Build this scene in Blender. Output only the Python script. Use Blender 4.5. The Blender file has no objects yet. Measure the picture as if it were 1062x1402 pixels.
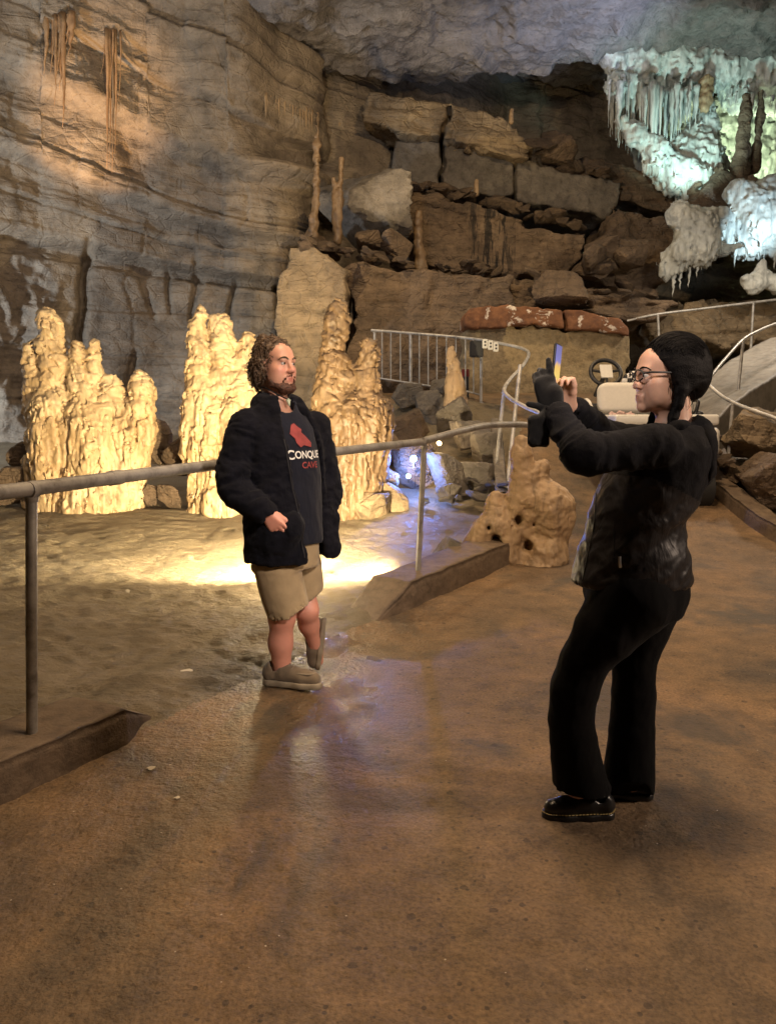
import bpy, bmesh, math, random
import numpy as np
from mathutils import Vector, Matrix, noise as mnoise
from mathutils.bvhtree import BVHTree
random.seed(7)
RNG = np.random.RandomState(11)
SC = bpy.context.scene
COL = SC.collection
R = math.radians

# ------------------------------------------------------------------ camera model
FPX, CX, CY, CAMZ = 1060.0, 531.0, 701.0, 1.38
PITCH = math.atan2(124.0, FPX)
_f = np.array([0, math.cos(PITCH), -math.sin(PITCH)])
_u = np.array([0, math.sin(PITCH), math.cos(PITCH)])
def P(px, py, Y):
    """world point at distance Y in front of the viewpoint seen at photo pixel (px,py)"""
    d = _f + np.array([1, 0, 0]) * (px - CX) / FPX - _u * (py - CY) / FPX
    p = d * (Y / d[1])
    p[2] += CAMZ
    return p

# ------------------------------------------------------------------ noise
_perm = np.random.RandomState(3).permutation(256).astype(np.int64)
_perm = np.concatenate([_perm, _perm, _perm])
_g = np.random.RandomState(5).normal(size=(256, 3))
_g = (_g / np.linalg.norm(_g, axis=1, keepdims=True)).astype(np.float32)
_gx, _gy, _gz = [np.ascontiguousarray(_g[:, k]) for k in range(3)]
_perm = _perm.astype(np.int32)
def pn(p):
    p = np.asarray(p, dtype=np.float32); shp = p.shape[:-1]
    q = [np.ascontiguousarray(p[..., k]).ravel() for k in range(3)]
    fl = [np.floor(a) for a in q]; f = [a - b for a, b in zip(q, fl)]
    i = [b.astype(np.int32) & 255 for b in fl]
    u = [a * a * a * (a * (a * 6 - 15) + 10) for a in f]
    def lerp(a, b, t): return a + t * (b - a)
    zz = []
    A = _perm[i[0]]; B = _perm[i[0] + 1]
    AA = _perm[A + i[1]] + i[2]; AB = _perm[A + i[1] + 1] + i[2]; BA = _perm[B + i[1]] + i[2]; BB = _perm[B + i[1] + 1] + i[2]
    for dz in (0, 1):
        z = f[2] - dz
        def g(base, dx, dy):
            h = _perm[base + dz]
            return _gx[h] * (f[0] - dx) + _gy[h] * (f[1] - dy) + _gz[h] * z
        zz.append(lerp(lerp(g(AA, 0, 0), g(BA, 1, 0), u[0]), lerp(g(AB, 0, 1), g(BB, 1, 1), u[0]), u[1]))
    return (lerp(zz[0], zz[1], u[2]) * 1.6).reshape(shp)
def fbm(p, octv=4, lac=2.1, gain=0.5):
    p = np.asarray(p, dtype=np.float32)
    a, s, o = 1.0, 0.0, 0
    for k in range(octv):
        o = o + a * pn(p + 17.3 * k); p = p * lac; a *= gain
    return o
def ridged(p, octv=4, lac=2.1, gain=0.5):
    p = np.asarray(p, dtype=np.float32)
    a, o = 1.0, 0
    for k in range(octv):
        o = o + a * (1 - 2 * np.abs(pn(p + 9.1 * k))); p = p * lac; a *= gain
    return o
def ss(a, b, x):
    t = np.clip((x - a) / (b - a), 0, 1)
    return t * t * (3 - 2 * t)
_lay = np.random.RandomState(21).uniform(-1, 1, 4096).astype(np.float32)
def layers(b, L, soft=0.18, seed=0):
    """stepped random offsets of rock beds of thickness L along coordinate b"""
    t = b / L
    i = np.floor(t).astype(np.int64); f = t - i
    r0 = _lay[(i + 1000 + seed * 131) % 4096]; r1 = _lay[(i + 1001 + seed * 131) % 4096]
    w = ss(1 - soft, 1, f)
    joint = np.exp(-((f - 1 + soft * .5) / (soft * .5)) ** 2)
    return r0 * (1 - w) + r1 * w - 0.5 * joint

# ------------------------------------------------------------------ mesh helpers
def mesh_from(name, verts, faces, smooth=True):
    me = bpy.data.meshes.new(name)
    verts = np.asarray(verts, dtype=np.float32)
    if isinstance(faces, np.ndarray):
        n, k = faces.shape
        me.vertices.add(len(verts)); me.vertices.foreach_set('co', verts.ravel())
        me.loops.add(n * k); me.loops.foreach_set('vertex_index', faces.astype(np.int32).ravel())
        me.polygons.add(n)
        me.polygons.foreach_set('loop_start', np.arange(0, n * k, k, dtype=np.int32))
        me.polygons.foreach_set('loop_total', np.full(n, k, np.int32))
        me.update(calc_edges=True); me.validate()
    else:
        me.from_pydata([tuple(map(float, v)) for v in verts], [], faces)
    if smooth and len(me.polygons):
        me.polygons.foreach_set('use_smooth', np.ones(len(me.polygons), bool))
    me.update()
    return me
def obj(name, me, mat=None, parent=None, loc=None):
    """links a mesh; vertices are in world space, shifted so the origin sits at loc"""
    o = bpy.data.objects.new(name, me); COL.objects.link(o)
    if loc is not None:
        me.transform(Matrix.Translation(-Vector([float(v) for v in loc])))
        o.location = [float(v) for v in loc]
    if parent is not None:
        o.parent = parent
        # children keep world coordinates: parent carries a pure translation (or rotation 0)
        pl = Vector((0, 0, 0)); q = parent
        while q is not None: pl += q.location; q = q.parent
        if loc is None:
            me.transform(Matrix.Translation(-pl))
        else:
            o.location = Vector(o.location) - pl
    if mat is not None:
        me.materials.clear(); me.materials.append(mat)
    return o
def thing(name, loc, label, cat, group=None):
    o = bpy.data.objects.new(name, None); COL.objects.link(o)
    o.location = [float(v) for v in loc]; o.empty_display_size = .1
    tag(o, label, cat, group)
    return o
def tag(o, label, cat, group=None, kind=None):
    o['label'] = label; o['category'] = cat
    if group: o['group'] = group
    if kind: o['kind'] = kind
    return o
def struct(name, me, mat):
    o = obj(name, me, mat); o['kind'] = 'structure'
    return o
def vnormals(v, f):
    n = np.zeros_like(v)
    a = v[f[:, 2]] - v[f[:, 0]]; b = v[f[:, -1]] - v[f[:, 1]]
    fn = np.cross(a, b)
    for k in range(f.shape[1]): np.add.at(n, f[:, k], fn)
    return n / (np.linalg.norm(n, axis=1, keepdims=True) + 1e-9)
def grid_faces(nu, nv):
    i = np.arange(nu * nv).reshape(nu, nv)
    return np.stack([i[:-1, :-1], i[1:, :-1], i[1:, 1:], i[:-1, 1:]], -1).reshape(-1, 4)
def tube(pts, r, n=10, caps=True, closed=False):
    pts = [np.array(p, float) for p in pts]
    rs = r if hasattr(r, '__len__') else [r] * len(pts)
    m = len(pts); V = []; Fc = []
    prev = None
    for i, p in enumerate(pts):
        if closed: t = pts[(i + 1) % m] - pts[i - 1]
        else: t = pts[min(i + 1, m - 1)] - pts[max(i - 1, 0)]
        t = t / (np.linalg.norm(t) + 1e-9)
        if prev is None:
            a = np.array([0, 0, 1.]) if abs(t[2]) < .9 else np.array([1., 0, 0])
        else: a = prev
        a = a - t * np.dot(a, t); a /= np.linalg.norm(a); b = np.cross(t, a); prev = a
        for k in range(n):
            th = 2 * math.pi * k / n
            V.append(p + rs[i] * (a * math.cos(th) + b * math.sin(th)))
    for i in range(m if closed else m - 1):
        j = (i + 1) % m
        for k in range(n):
            Fc.append((i * n + k, i * n + (k + 1) % n, j * n + (k + 1) % n, j * n + k))
    if caps and not closed:
        Fc.append(tuple(range(n))[::-1]); Fc.append(tuple((m - 1) * n + k for k in range(n)))
    return V, Fc
def smooth_path(pts, n=8):
    """Catmull-Rom through pts"""
    pts = [np.array(p, float) for p in pts]
    q = [2 * pts[0] - pts[1]] + pts + [2 * pts[-1] - pts[-2]]
    out = []
    for i in range(1, len(q) - 2):
        for k in range(n):
            t = k / n
            out.append(.5 * ((2 * q[i]) + (-q[i - 1] + q[i + 1]) * t + (2 * q[i - 1] - 5 * q[i] + 4 * q[i + 1] - q[i + 2]) * t * t + (-q[i - 1] + 3 * q[i] - 3 * q[i + 1] + q[i + 2]) * t ** 3))
    out.append(pts[-1])
    return out
class MB:
    def __init__(s): s.v = []; s.f = []
    def add(s, V, Fc):
        o = len(s.v); s.v += [np.array(v, float) for v in V]; s.f += [tuple(i + o for i in f) for f in Fc]
        return s
    def tube(s, pts, r, n=10, closed=False): return s.add(*tube(pts, r, n, closed=closed))
    def box(s, c, h, M=None):
        V = []
        for sx in (-1, 1):
            for sy in (-1, 1):
                for sz in (-1, 1):
                    v = np.array([sx * h[0], sy * h[1], sz * h[2]])
                    if M is not None: v = np.array(M) @ v
                    V.append(np.array(c, float) + v)
        return s.add(V, [(0, 1, 3, 2), (4, 6, 7, 5), (0, 4, 5, 1), (2, 3, 7, 6), (0, 2, 6, 4), (1, 5, 7, 3)])
    def mesh(s, name, smooth=True, bevel=0, seg=2):
        me = mesh_from(name, s.v, s.f, smooth)
        if bevel:
            bm = bmesh.new(); bm.from_mesh(me)
            es = [e for e in bm.edges if len(e.link_faces) == 2 and e.calc_face_angle(0) > .6]
            bmesh.ops.bevel(bm, geom=es, offset=bevel, segments=seg, affect='EDGES', clamp_overlap=True)
            bm.to_mesh(me); bm.free()
        if smooth:
            try: me.set_sharp_from_angle(angle=R(40))
            except Exception: pass
        return me

# ------------------------------------------------------------------ implicit modelling
class SDF:
    def __init__(s, lo, hi, res):
        s.lo = np.array(lo, np.float32); s.res = res
        s.n = np.ceil((np.array(hi) - s.lo) / res).astype(int) + 1
        s.D = np.full(s.n, 9.0, np.float32)
    def _reg(s, lo, hi, m):
        a = np.clip(np.floor((np.array(lo) - m - s.lo) / s.res).astype(int), 0, s.n)
        b = np.clip(np.ceil((np.array(hi) + m - s.lo) / s.res).astype(int) + 1, 0, s.n)
        if np.any(b <= a): return None, None
        sl = tuple(slice(x, y) for x, y in zip(a, b))
        g = np.meshgrid(*[np.arange(x, y, dtype=np.float32) * s.res + l for x, y, l in zip(a, b, s.lo)], indexing='ij')
        return sl, np.stack(g, -1)
    def _put(s, sl, d, k, op):
        D = s.D[sl]
        if op == 'sub':
            a, b = -D, d
            if k > 0:
                h = np.maximum(k - np.abs(a - b), 0) / k; s.D[sl] = -(np.minimum(a, b) - h * h * k * .25)
            else: s.D[sl] = np.maximum(D, -d)
        else:
            if k > 0:
                h = np.maximum(k - np.abs(D - d), 0) / k; s.D[sl] = np.minimum(D, d) - h * h * k * .25
            else: s.D[sl] = np.minimum(D, d)
    def cone(s, a, b, ra, rb, k=.03, op='add', flat=None):
        """tapered capsule; flat=(axis vector, factor) squashes it along an axis"""
        a = np.array(a, np.float32); b = np.array(b, np.float32); r = max(ra, rb)
        fac = 1 if flat is None else max(1, flat[1])
        sl, p = s._reg(np.minimum(a, b) - r * fac, np.maximum(a, b) + r * fac, k + 3 * s.res)
        if sl is None: return s
        ab = b - a; pa = p - a
        t = np.clip((pa @ ab) / (ab @ ab + 1e-12), 0, 1)
        q = pa - t[..., None] * ab
        if flat is not None:
            ax = np.array(flat[0], np.float32); ax = ax / np.linalg.norm(ax)
            c = q @ ax
            q = q + (c * (1 / flat[1] - 1))[..., None] * ax
        d = np.sqrt((q * q).sum(-1)) - (ra + (rb - ra) * t)
        s._put(sl, d, k, op); return s
    def chain(s, pts, rs, k=.03, op='add', flat=None):
        for i in range(len(pts) - 1): s.cone(pts[i], pts[i + 1], rs[i], rs[i + 1], k, op, flat)
        return s
    def ell(s, c, r, k=.03, op='add', M=None):
        c = np.array(c, np.float32); r = np.array(r, np.float32); rr = r.max()
        sl, p = s._reg(c - rr, c + rr, k + 3 * s.res)
        if sl is None: return s
        q = p - c
        if M is not None: q = q @ np.array(M, np.float32)      # columns of M = local axes
        k0 = np.sqrt(((q / r) ** 2).sum(-1)); k1 = np.sqrt(((q / (r * r)) ** 2).sum(-1)) + 1e-6
        s._put(sl, k0 * (k0 - 1) / k1, k, op); return s
    def box(s, c, h, rad=.01, k=.0, op='add', M=None):
        c = np.array(c, np.float32); h = np.array(h, np.float32); rr = np.linalg.norm(h)
        sl, p = s._reg(c - rr, c + rr, k + 3 * s.res)
        if sl is None: return s
        q = p - c
        if M is not None: q = q @ np.array(M, np.float32)
        q = np.abs(q) - (h - rad)
        d = np.sqrt((np.maximum(q, 0) ** 2).sum(-1)) + np.minimum(q.max(-1), 0) - rad
        s._put(sl, d, k, op); return s
    def loft(s, secs, k=.03, op='add', power=2.0):
        """stack of elliptical sections (cx,cy,z,a,b,angle) interpolated along z"""
        S = np.array(sorted(secs, key=lambda q: q[2]), np.float32)
        mr = S[:, 3:5].max()
        sl, p = s._reg([S[:, 0].min() - mr, S[:, 1].min() - mr, S[0, 2]], [S[:, 0].max() + mr, S[:, 1].max() + mr, S[-1, 2]], k + 3 * s.res)
        if sl is None: return s
        z = p[0, 0, :, 2]
        zz = np.linspace(S[0, 2], S[-1, 2], 80)
        def it(c):
            v = np.interp(zz, S[:, 2], S[:, c])
            w = 5; v = np.convolve(np.pad(v, w, mode='edge'), np.ones(2 * w + 1) / (2 * w + 1), 'valid')
            return np.interp(z, zz, v).astype(np.float32)
        cx, cy, a, b, an = it(0), it(1), it(3), it(4), it(5)
        x = p[..., 0] - cx; y = p[..., 1] - cy
        c_, s_ = np.cos(an), np.sin(an)
        u = x * c_ + y * s_; v = -x * s_ + y * c_
        k0 = (np.abs(u / a) ** power + np.abs(v / b) ** power) ** (1 / power)
        k1 = np.sqrt((u / (a * a)) ** 2 + (v / (b * b)) ** 2) + 1e-6
        e = np.sqrt((u / a) ** 2 + (v / b) ** 2) + 1e-6
        d = e * (k0 - 1) / k1 if power == 2 else (k0 - 1) * np.minimum(a, b)
        d = np.where(e < .3, (k0 - 1) * np.minimum(a, b), d)
        dz = np.maximum(S[0, 2] - z, z - S[-1, 2])
        d = np.where(dz > 0, np.sqrt(np.maximum(d, 0) ** 2 + dz ** 2), np.maximum(d, dz))
        s._put(sl, d.astype(np.float32), k, op); return s
    def field(s, fn, op='inter', lo=None, hi=None):
        """apply D = max(D, fn(p)) ('inter'), D = max(D,-fn) ('sub'), D += fn ('add')"""
        sl, p = s._reg(s.lo if lo is None else lo, s.lo + (s.n - 1) * s.res if hi is None else hi, 0)
        d = fn(p).astype(np.float32)
        if op == 'inter': s.D[sl] = np.maximum(s.D[sl], d)
        elif op == 'sub': s.D[sl] = np.maximum(s.D[sl], -d)
        elif op == 'union': s.D[sl] = np.minimum(s.D[sl], d)
        else: s.D[sl] += d
        return s
    def near(s, fn, band):
        """D += fn(p) only near the surface (cheap displacement)"""
        idx = np.nonzero(np.abs(s.D) < band)
        p = np.stack(idx, -1).astype(np.float32) * s.res + s.lo
        s.D[idx] += fn(p).astype(np.float32); return s
    def mesh(s, relax=1):
        D = s.D; nx, ny, nz = D.shape
        D[0] = np.maximum(D[0], .5 * s.res); D[-1] = np.maximum(D[-1], .5 * s.res)
        D[:, 0] = np.maximum(D[:, 0], .5 * s.res); D[:, -1] = np.maximum(D[:, -1], .5 * s.res)
        D[:, :, 0] = np.maximum(D[:, :, 0], .5 * s.res); D[:, :, -1] = np.maximum(D[:, :, -1], .5 * s.res)
        ins = D < 0
        cnt = np.zeros((nx - 1, ny - 1, nz - 1), np.int8)
        corners = [(a, b, c) for a in (0, 1) for b in (0, 1) for c in (0, 1)]
        for a, b, c in corners: cnt += ins[a:nx - 1 + a, b:ny - 1 + b, c:nz - 1 + c]
        act = np.nonzero((cnt > 0) & (cnt < 8))
        m = len(act[0])
        if m == 0: return np.zeros((0, 3), np.float32), np.zeros((0, 4), int)
        vid = np.full(cnt.shape, -1, np.int64); vid[act] = np.arange(m)
        acc = np.zeros((m, 3), np.float32); num = np.zeros(m, np.float32)
        cv = {c: D[act[0] + c[0], act[1] + c[1], act[2] + c[2]] for c in corners}
        for c in corners:
            for ax in range(3):
                if c[ax] == 0:
                    e = list(c); e[ax] = 1; e = tuple(e)
                    d0, d1 = cv[c], cv[e]; x = (d0 < 0) != (d1 < 0)
                    t = np.where(x, d0 / np.where(x, d0 - d1, 1), 0)
                    pt = np.array(c, np.float32)[None].repeat(m, 0); pt[:, ax] += t
                    acc += np.where(x[:, None], pt, 0); num += x
        V = (acc / num[:, None] + np.stack(act, -1)) * s.res + s.lo
        Fs = []
        for ax in range(3):
            o1, o2 = (ax + 1) % 3, (ax + 2) % 3
            a = np.take(ins, range(0, D.shape[ax] - 1), ax); b = np.take(ins, range(1, D.shape[ax]), ax)
            ix = np.stack(np.nonzero(a != b), -1)
            ok = (ix[:, o1] > 0) & (ix[:, o2] > 0) & (ix[:, o1] < D.shape[o1] - 1) & (ix[:, o2] < D.shape[o2] - 1)
            ix = ix[ok]
            flip = ins[tuple(ix.T)]
            q = []
            for d1, d2 in ((-1, -1), (0, -1), (0, 0), (-1, 0)):
                c = ix.copy(); c[:, o1] += d1; c[:, o2] += d2
                q.append(vid[tuple(c.T)])
            q = np.stack(q, -1)
            q = np.where(flip[:, None], q, q[:, ::-1])
            Fs.append(q)
        Fq = np.concatenate(Fs)
        V = V.astype(np.float32)
        for _ in range(relax):
            n = np.zeros_like(V); w = np.zeros(len(V), np.float32)
            for k in range(4):
                np.add.at(n, Fq[:, k], V[Fq[:, (k + 1) % 4]]); np.add.at(w, Fq[:, k], 1)
            V = .5 * V + .5 * n / np.maximum(w, 1)[:, None]
        return V, Fq
def biggest(V, F):
    """keep only the largest connected piece"""
    lab = np.arange(len(V))
    while True:
        m = lab[F].min(1); new = lab.copy()
        for k in range(F.shape[1]): np.minimum.at(new, F[:, k], m)
        new = new[new]
        if np.array_equal(new, lab): break
        lab = new
    u, c = np.unique(lab, return_counts=True); keep = lab == u[c.argmax()]
    idx = np.cumsum(keep) - 1
    return V[keep], idx[F[keep[F[:, 0]]]]
def basis(yaw, pitch=0, roll=0):
    return np.array(Matrix.Rotation(yaw, 3, 'Z') @ Matrix.Rotation(pitch, 3, 'X') @ Matrix.Rotation(roll, 3, 'Y'))

# ------------------------------------------------------------------ materials
class NT:
    def __init__(s, name):
        s.m = bpy.data.materials.new(name); s.m.use_nodes = True
        s.t = s.m.node_tree; s.t.nodes.clear()
        s.out = s.n('ShaderNodeOutputMaterial'); s.b = s.n('ShaderNodeBsdfPrincipled')
        s.l(s.b.outputs[0], s.out.inputs[0])
    def n(s, t, **kw):
        x = s.t.nodes.new(t)
        for k, v in kw.items(): setattr(x, k, v)
        return x
    def l(s, a, b): s.t.links.new(a, b)
    def set(s, **kw):
        for k, v in kw.items():
            i = s.b.inputs[k.replace('_', ' ')]
            i.default_value = (*v, 1) if hasattr(v, '__len__') and len(v) == 3 and i.type == 'RGBA' else v
        return s
    def coord(s, scale=(1, 1, 1), gen='Object', rot=(0, 0, 0)):
        c = s.n('ShaderNodeTexCoord'); m = s.n('ShaderNodeMapping')
        m.inputs['Scale'].default_value = scale; m.inputs['Rotation'].default_value = rot
        s.l(c.outputs[gen], m.inputs[0]); return m.outputs[0]
    def noise(s, v, scale, detail=5, rough=.55, dist=0):
        x = s.n('ShaderNodeTexNoise'); x.inputs['Scale'].default_value = scale; x.inputs['Detail'].default_value = detail
        x.inputs['Roughness'].default_value = rough; x.inputs['Distortion'].default_value = dist
        s.l(v, x.inputs['Vector']); return x.outputs['Fac']
    def voro(s, v, scale, feature='F1', out='Distance'):
        x = s.n('ShaderNodeTexVoronoi', feature=feature); x.inputs['Scale'].default_value = scale
        s.l(v, x.inputs['Vector']); return x.outputs[out]
    def ramp(s, f, stops):
        x = s.n('ShaderNodeValToRGB'); e = x.color_ramp.elements
        while len(e) < len(stops): e.new(.5)
        for q, (p, c) in zip(e, stops):
            q.position = p; q.color = (*c, 1) if hasattr(c, '__len__') else (c, c, c, 1)
        s.l(f, x.inputs[0]); return x.outputs[0]
    def mix(s, f, a, b, mode='MIX'):
        x = s.n('ShaderNodeMix', data_type='RGBA', blend_type=mode)
        for v, i in ((f, 0), (a, 6), (b, 7)):
            if hasattr(v, 'is_linked') or hasattr(v, 'links'): s.l(v, x.inputs[i])
            elif i == 0: x.inputs[0].default_value = v
            else: x.inputs[i].default_value = (*v, 1)
        return x.outputs[2]
    def math(s, op, a, b=0.0):
        x = s.n('ShaderNodeMath', operation=op)
        for i, v in enumerate((a, b)):
            if hasattr(v, 'links'): s.l(v, x.inputs[i])
            else: x.inputs[i].default_value = v
        return x.outputs[0]
    def bump(s, h, strength=.5, dist=.02, prev=None):
        x = s.n('ShaderNodeBump'); x.inputs['Strength'].default_value = strength; x.inputs['Distance'].default_value = dist
        s.l(h, x.inputs['Height'])
        if prev is not None: s.l(prev, x.inputs['Normal'])
        s.l(x.outputs[0], s.b.inputs['Normal']); return x.outputs[0]
    def attr(s, name, out='Fac'):
        x = s.n('ShaderNodeAttribute', attribute_name=name); return x.outputs[out]
def plain(name, col, rough=.6, metal=0, spec=.5, var=.15, nscale=30, bump=0, bscale=200, bdist=.002):
    t = NT(name); v = t.coord()
    c2 = tuple(max(0, c * (1 - var)) for c in col); c1 = tuple(min(1, c * (1 + var)) for c in col)
    t.l(t.ramp(t.noise(v, nscale), [(.3, c2), (.7, c1)]), t.b.inputs['Base Color'])
    t.set(Roughness=rough, Metallic=metal); t.b.inputs['Specular IOR Level'].default_value = spec
    if bump: t.bump(t.noise(v, bscale, 3), bump, bdist)
    return t.m
def rock(name, c0, c1, c2, rough=.75, bump=.6, scale=1.0, strata=0.0, wet=.0, bd=.05, tilt=0.0, crack=.18):
    t = NT(name); v = t.coord(); vs = t.coord((.35, .35, 3.2), rot=(0, tilt, 0))
    n1 = t.noise(v, .55 * scale, 5, .62, .6); n2 = t.noise(v, 4.5 * scale, 6, .68); n3 = t.noise(vs, 2.2 * scale, 5, .6, .3)
    base = t.ramp(n1, [(.28, c0), (.5, c1), (.74, c2)])
    dk = t.ramp(n2, [(.28, .35), (.52, .95), (.75, 1.25)])
    col = t.mix(.75, base, dk, 'MULTIPLY')
    if strata:
        sd = t.ramp(n3, [(.3, .45), (.5, 1.0), (.7, 1.2)])
        col = t.mix(strata, col, sd, 'MULTIPLY')
    t.l(col, t.b.inputs['Base Color'])
    t.l(t.ramp(n2, [(.3, max(.08, rough - wet)), (.7, rough)]), t.b.inputs['Roughness'])
    h1 = t.noise(v, 9 * scale, 6, .72); vr = t.voro(t.coord((1, 1, 1.6)), 3.2 * scale, 'DISTANCE_TO_EDGE')
    vr = t.ramp(vr, [(0, 0.0), (.06, 1.0)])
    nb = t.bump(h1, bump, bd)
    if strata:
        nb = t.bump(n3, bump * strata, bd * 2.2, nb)
    t.bump(vr, bump * crack, bd * .8, nb)
    return t.m
# ================================================================== SETTING: ground, path, cave wall, ceiling
M_WALL = rock('bedded limestone', (.17, .130, .09), (.31, .24, .165), (.41, .34, .255), rough=.78, bump=.8, scale=.7, strata=.55, bd=.10, crack=.4, tilt=.0)
M_CEIL = rock('ceiling limestone', (.17, .15, .14), (.27, .24, .22), (.36, .33, .31), rough=.7, bump=.9, scale=.7, strata=.5, bd=.13)
M_SLAB = rock('ochre slab rock', (.20, .145, .085), (.30, .22, .13), (.38, .29, .18), rough=.75, bump=.8, scale=.9, strata=.55, bd=.09, crack=.55)
M_DARK = rock('brown broken rock', (.09, .062, .04), (.17, .115, .07), (.25, .175, .11), rough=.72, bump=.9, scale=1.2, strata=.45, bd=.08, crack=.5)
M_GREY = rock('grey boulder rock', (.095, .08, .064), (.165, .14, .11), (.24, .205, .165), rough=.68, bump=.75, scale=1.7, strata=.2, wet=.15, bd=.05, crack=.4)

# boundary between the left cave floor and the path: x of the line at distance Y
BX = [(-9, -7.8), (2.0, -1.9), (2.95, -1.30), (5.36, -.05), (7.1, 1.10), (9.0, 1.33), (10.5, 1.65), (11.6, 2.0), (12.4, 1.9), (12.9, -.6), (30, -.6)]
def bound(Y): return np.interp(Y, [b[0] for b in BX], [b[1] for b in BX])
def z_path(Y): return np.interp(Y, [-20, 5, 6, 7, 8, 9, 10, 11, 12, 13, 14, 18, 30], [0, 0, .03, .10, .25, .5, .85, 1.2, 1.52, 1.8, 1.88, 2.0, 2.6])
def z_left(x, Y):
    b = np.interp(Y, [-20, 4.2, 6, 9, 12, 16, 30], [0, 0, .06, .27, .5, 1.0, 1.6])
    e = ss(-1.4, .6, x) * np.interp(Y, [7.5, 9.5, 11, 12.6, 13.5, 30], [0, .12, .6, 1.2, 1.35, 1.2])
    return b + e
def z_ground(x, Y):
    x = np.asarray(x, float); Y = np.asarray(Y, float)
    w = ss(-.22, .22, x - bound(Y))
    zr = z_path(Y) + ss(4.5, 8.5, x - .18 * (Y - 9)) * np.interp(Y, [0, 6, 10, 20], [.1, .6, 1.2, 1.6])
    return z_left(x, Y) * (1 - w) + zr * w
def gz(x, Y): return float(z_ground(x, Y))

def build_ground():
    Yr = np.concatenate([np.linspace(-9, 1.0, 26)[:-1], np.geomspace(1.0, 26, 600)])
    s = np.linspace(-1, 1, 500); s = np.sign(s) * (.35 * np.abs(s) + .65 * np.abs(s) ** 2.2)
    hw = 5.5 + .85 * np.maximum(Yr, 0)
    X = s[None, :] * hw[:, None]; Y = np.repeat(Yr[:, None], len(s), 1)
    Z = z_ground(X, Y)
    w = ss(-.12, .12, X - bound(Y) + .05 * fbm(np.stack([X * 2, Y * 2, 0 * X], -1), 2))
    p = np.stack([X, Y, np.zeros_like(X)], -1)
    far = ss(14, 18, Y)
    left = .034 * fbm(p * [.9, 1.2, 1], 2) + .016 * fbm(p * [2.6, 4.6, 1] + 7, 4) + .012 * ridged(p * [5, 9, 1] + 3, 3)
    pits = 0
    rr = np.random.RandomState(4)
    for _ in range(34):
        cx, cy = rr.uniform(-4.5, .4), rr.uniform(3.8, 9); r = rr.uniform(.025, .065)
        d2 = ((X - cx) ** 2 + ((Y - cy) * 1.2) ** 2) / r ** 2
        pits = pits - .04 * np.exp(-d2 * 1.2) * (r / .06) + .010 * np.exp(-((np.sqrt(d2) - 1.4) / .4) ** 2)
    right = .014 * fbm(p * .9, 3) + .0035 * fbm(p * [9, 9, 1] + 3, 3) + .0025 * ridged(p * 22, 2)
    rock_side = ss(4.45, 5.0, X - .18 * (Y - 9)) * .18 * fbm(p * 1.6, 4)
    Z = Z + (left + pits) * (1 - w) + (right + rock_side) * w
    V = np.stack([X, Y, Z], -1).reshape(-1, 3); Fq = grid_faces(len(Yr), len(s))[:, ::-1]
    fw = w.reshape(-1)[Fq].mean(1)
    right_rock = (V[Fq][:, :, 0].mean(1) - .18 * (V[Fq][:, :, 1].mean(1) - 9)) > 4.25
    isp = (fw > .5) & ~right_rock & (V[Fq][:, :, 1].mean(1) < 15.5)
    return V, Fq, isp
gV, gF, gP = build_ground()
def sub(V, Fq, mask):
    f = Fq[mask]; u, inv = np.unique(f, return_inverse=True)
    return V[u], inv.reshape(f.shape)

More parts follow.
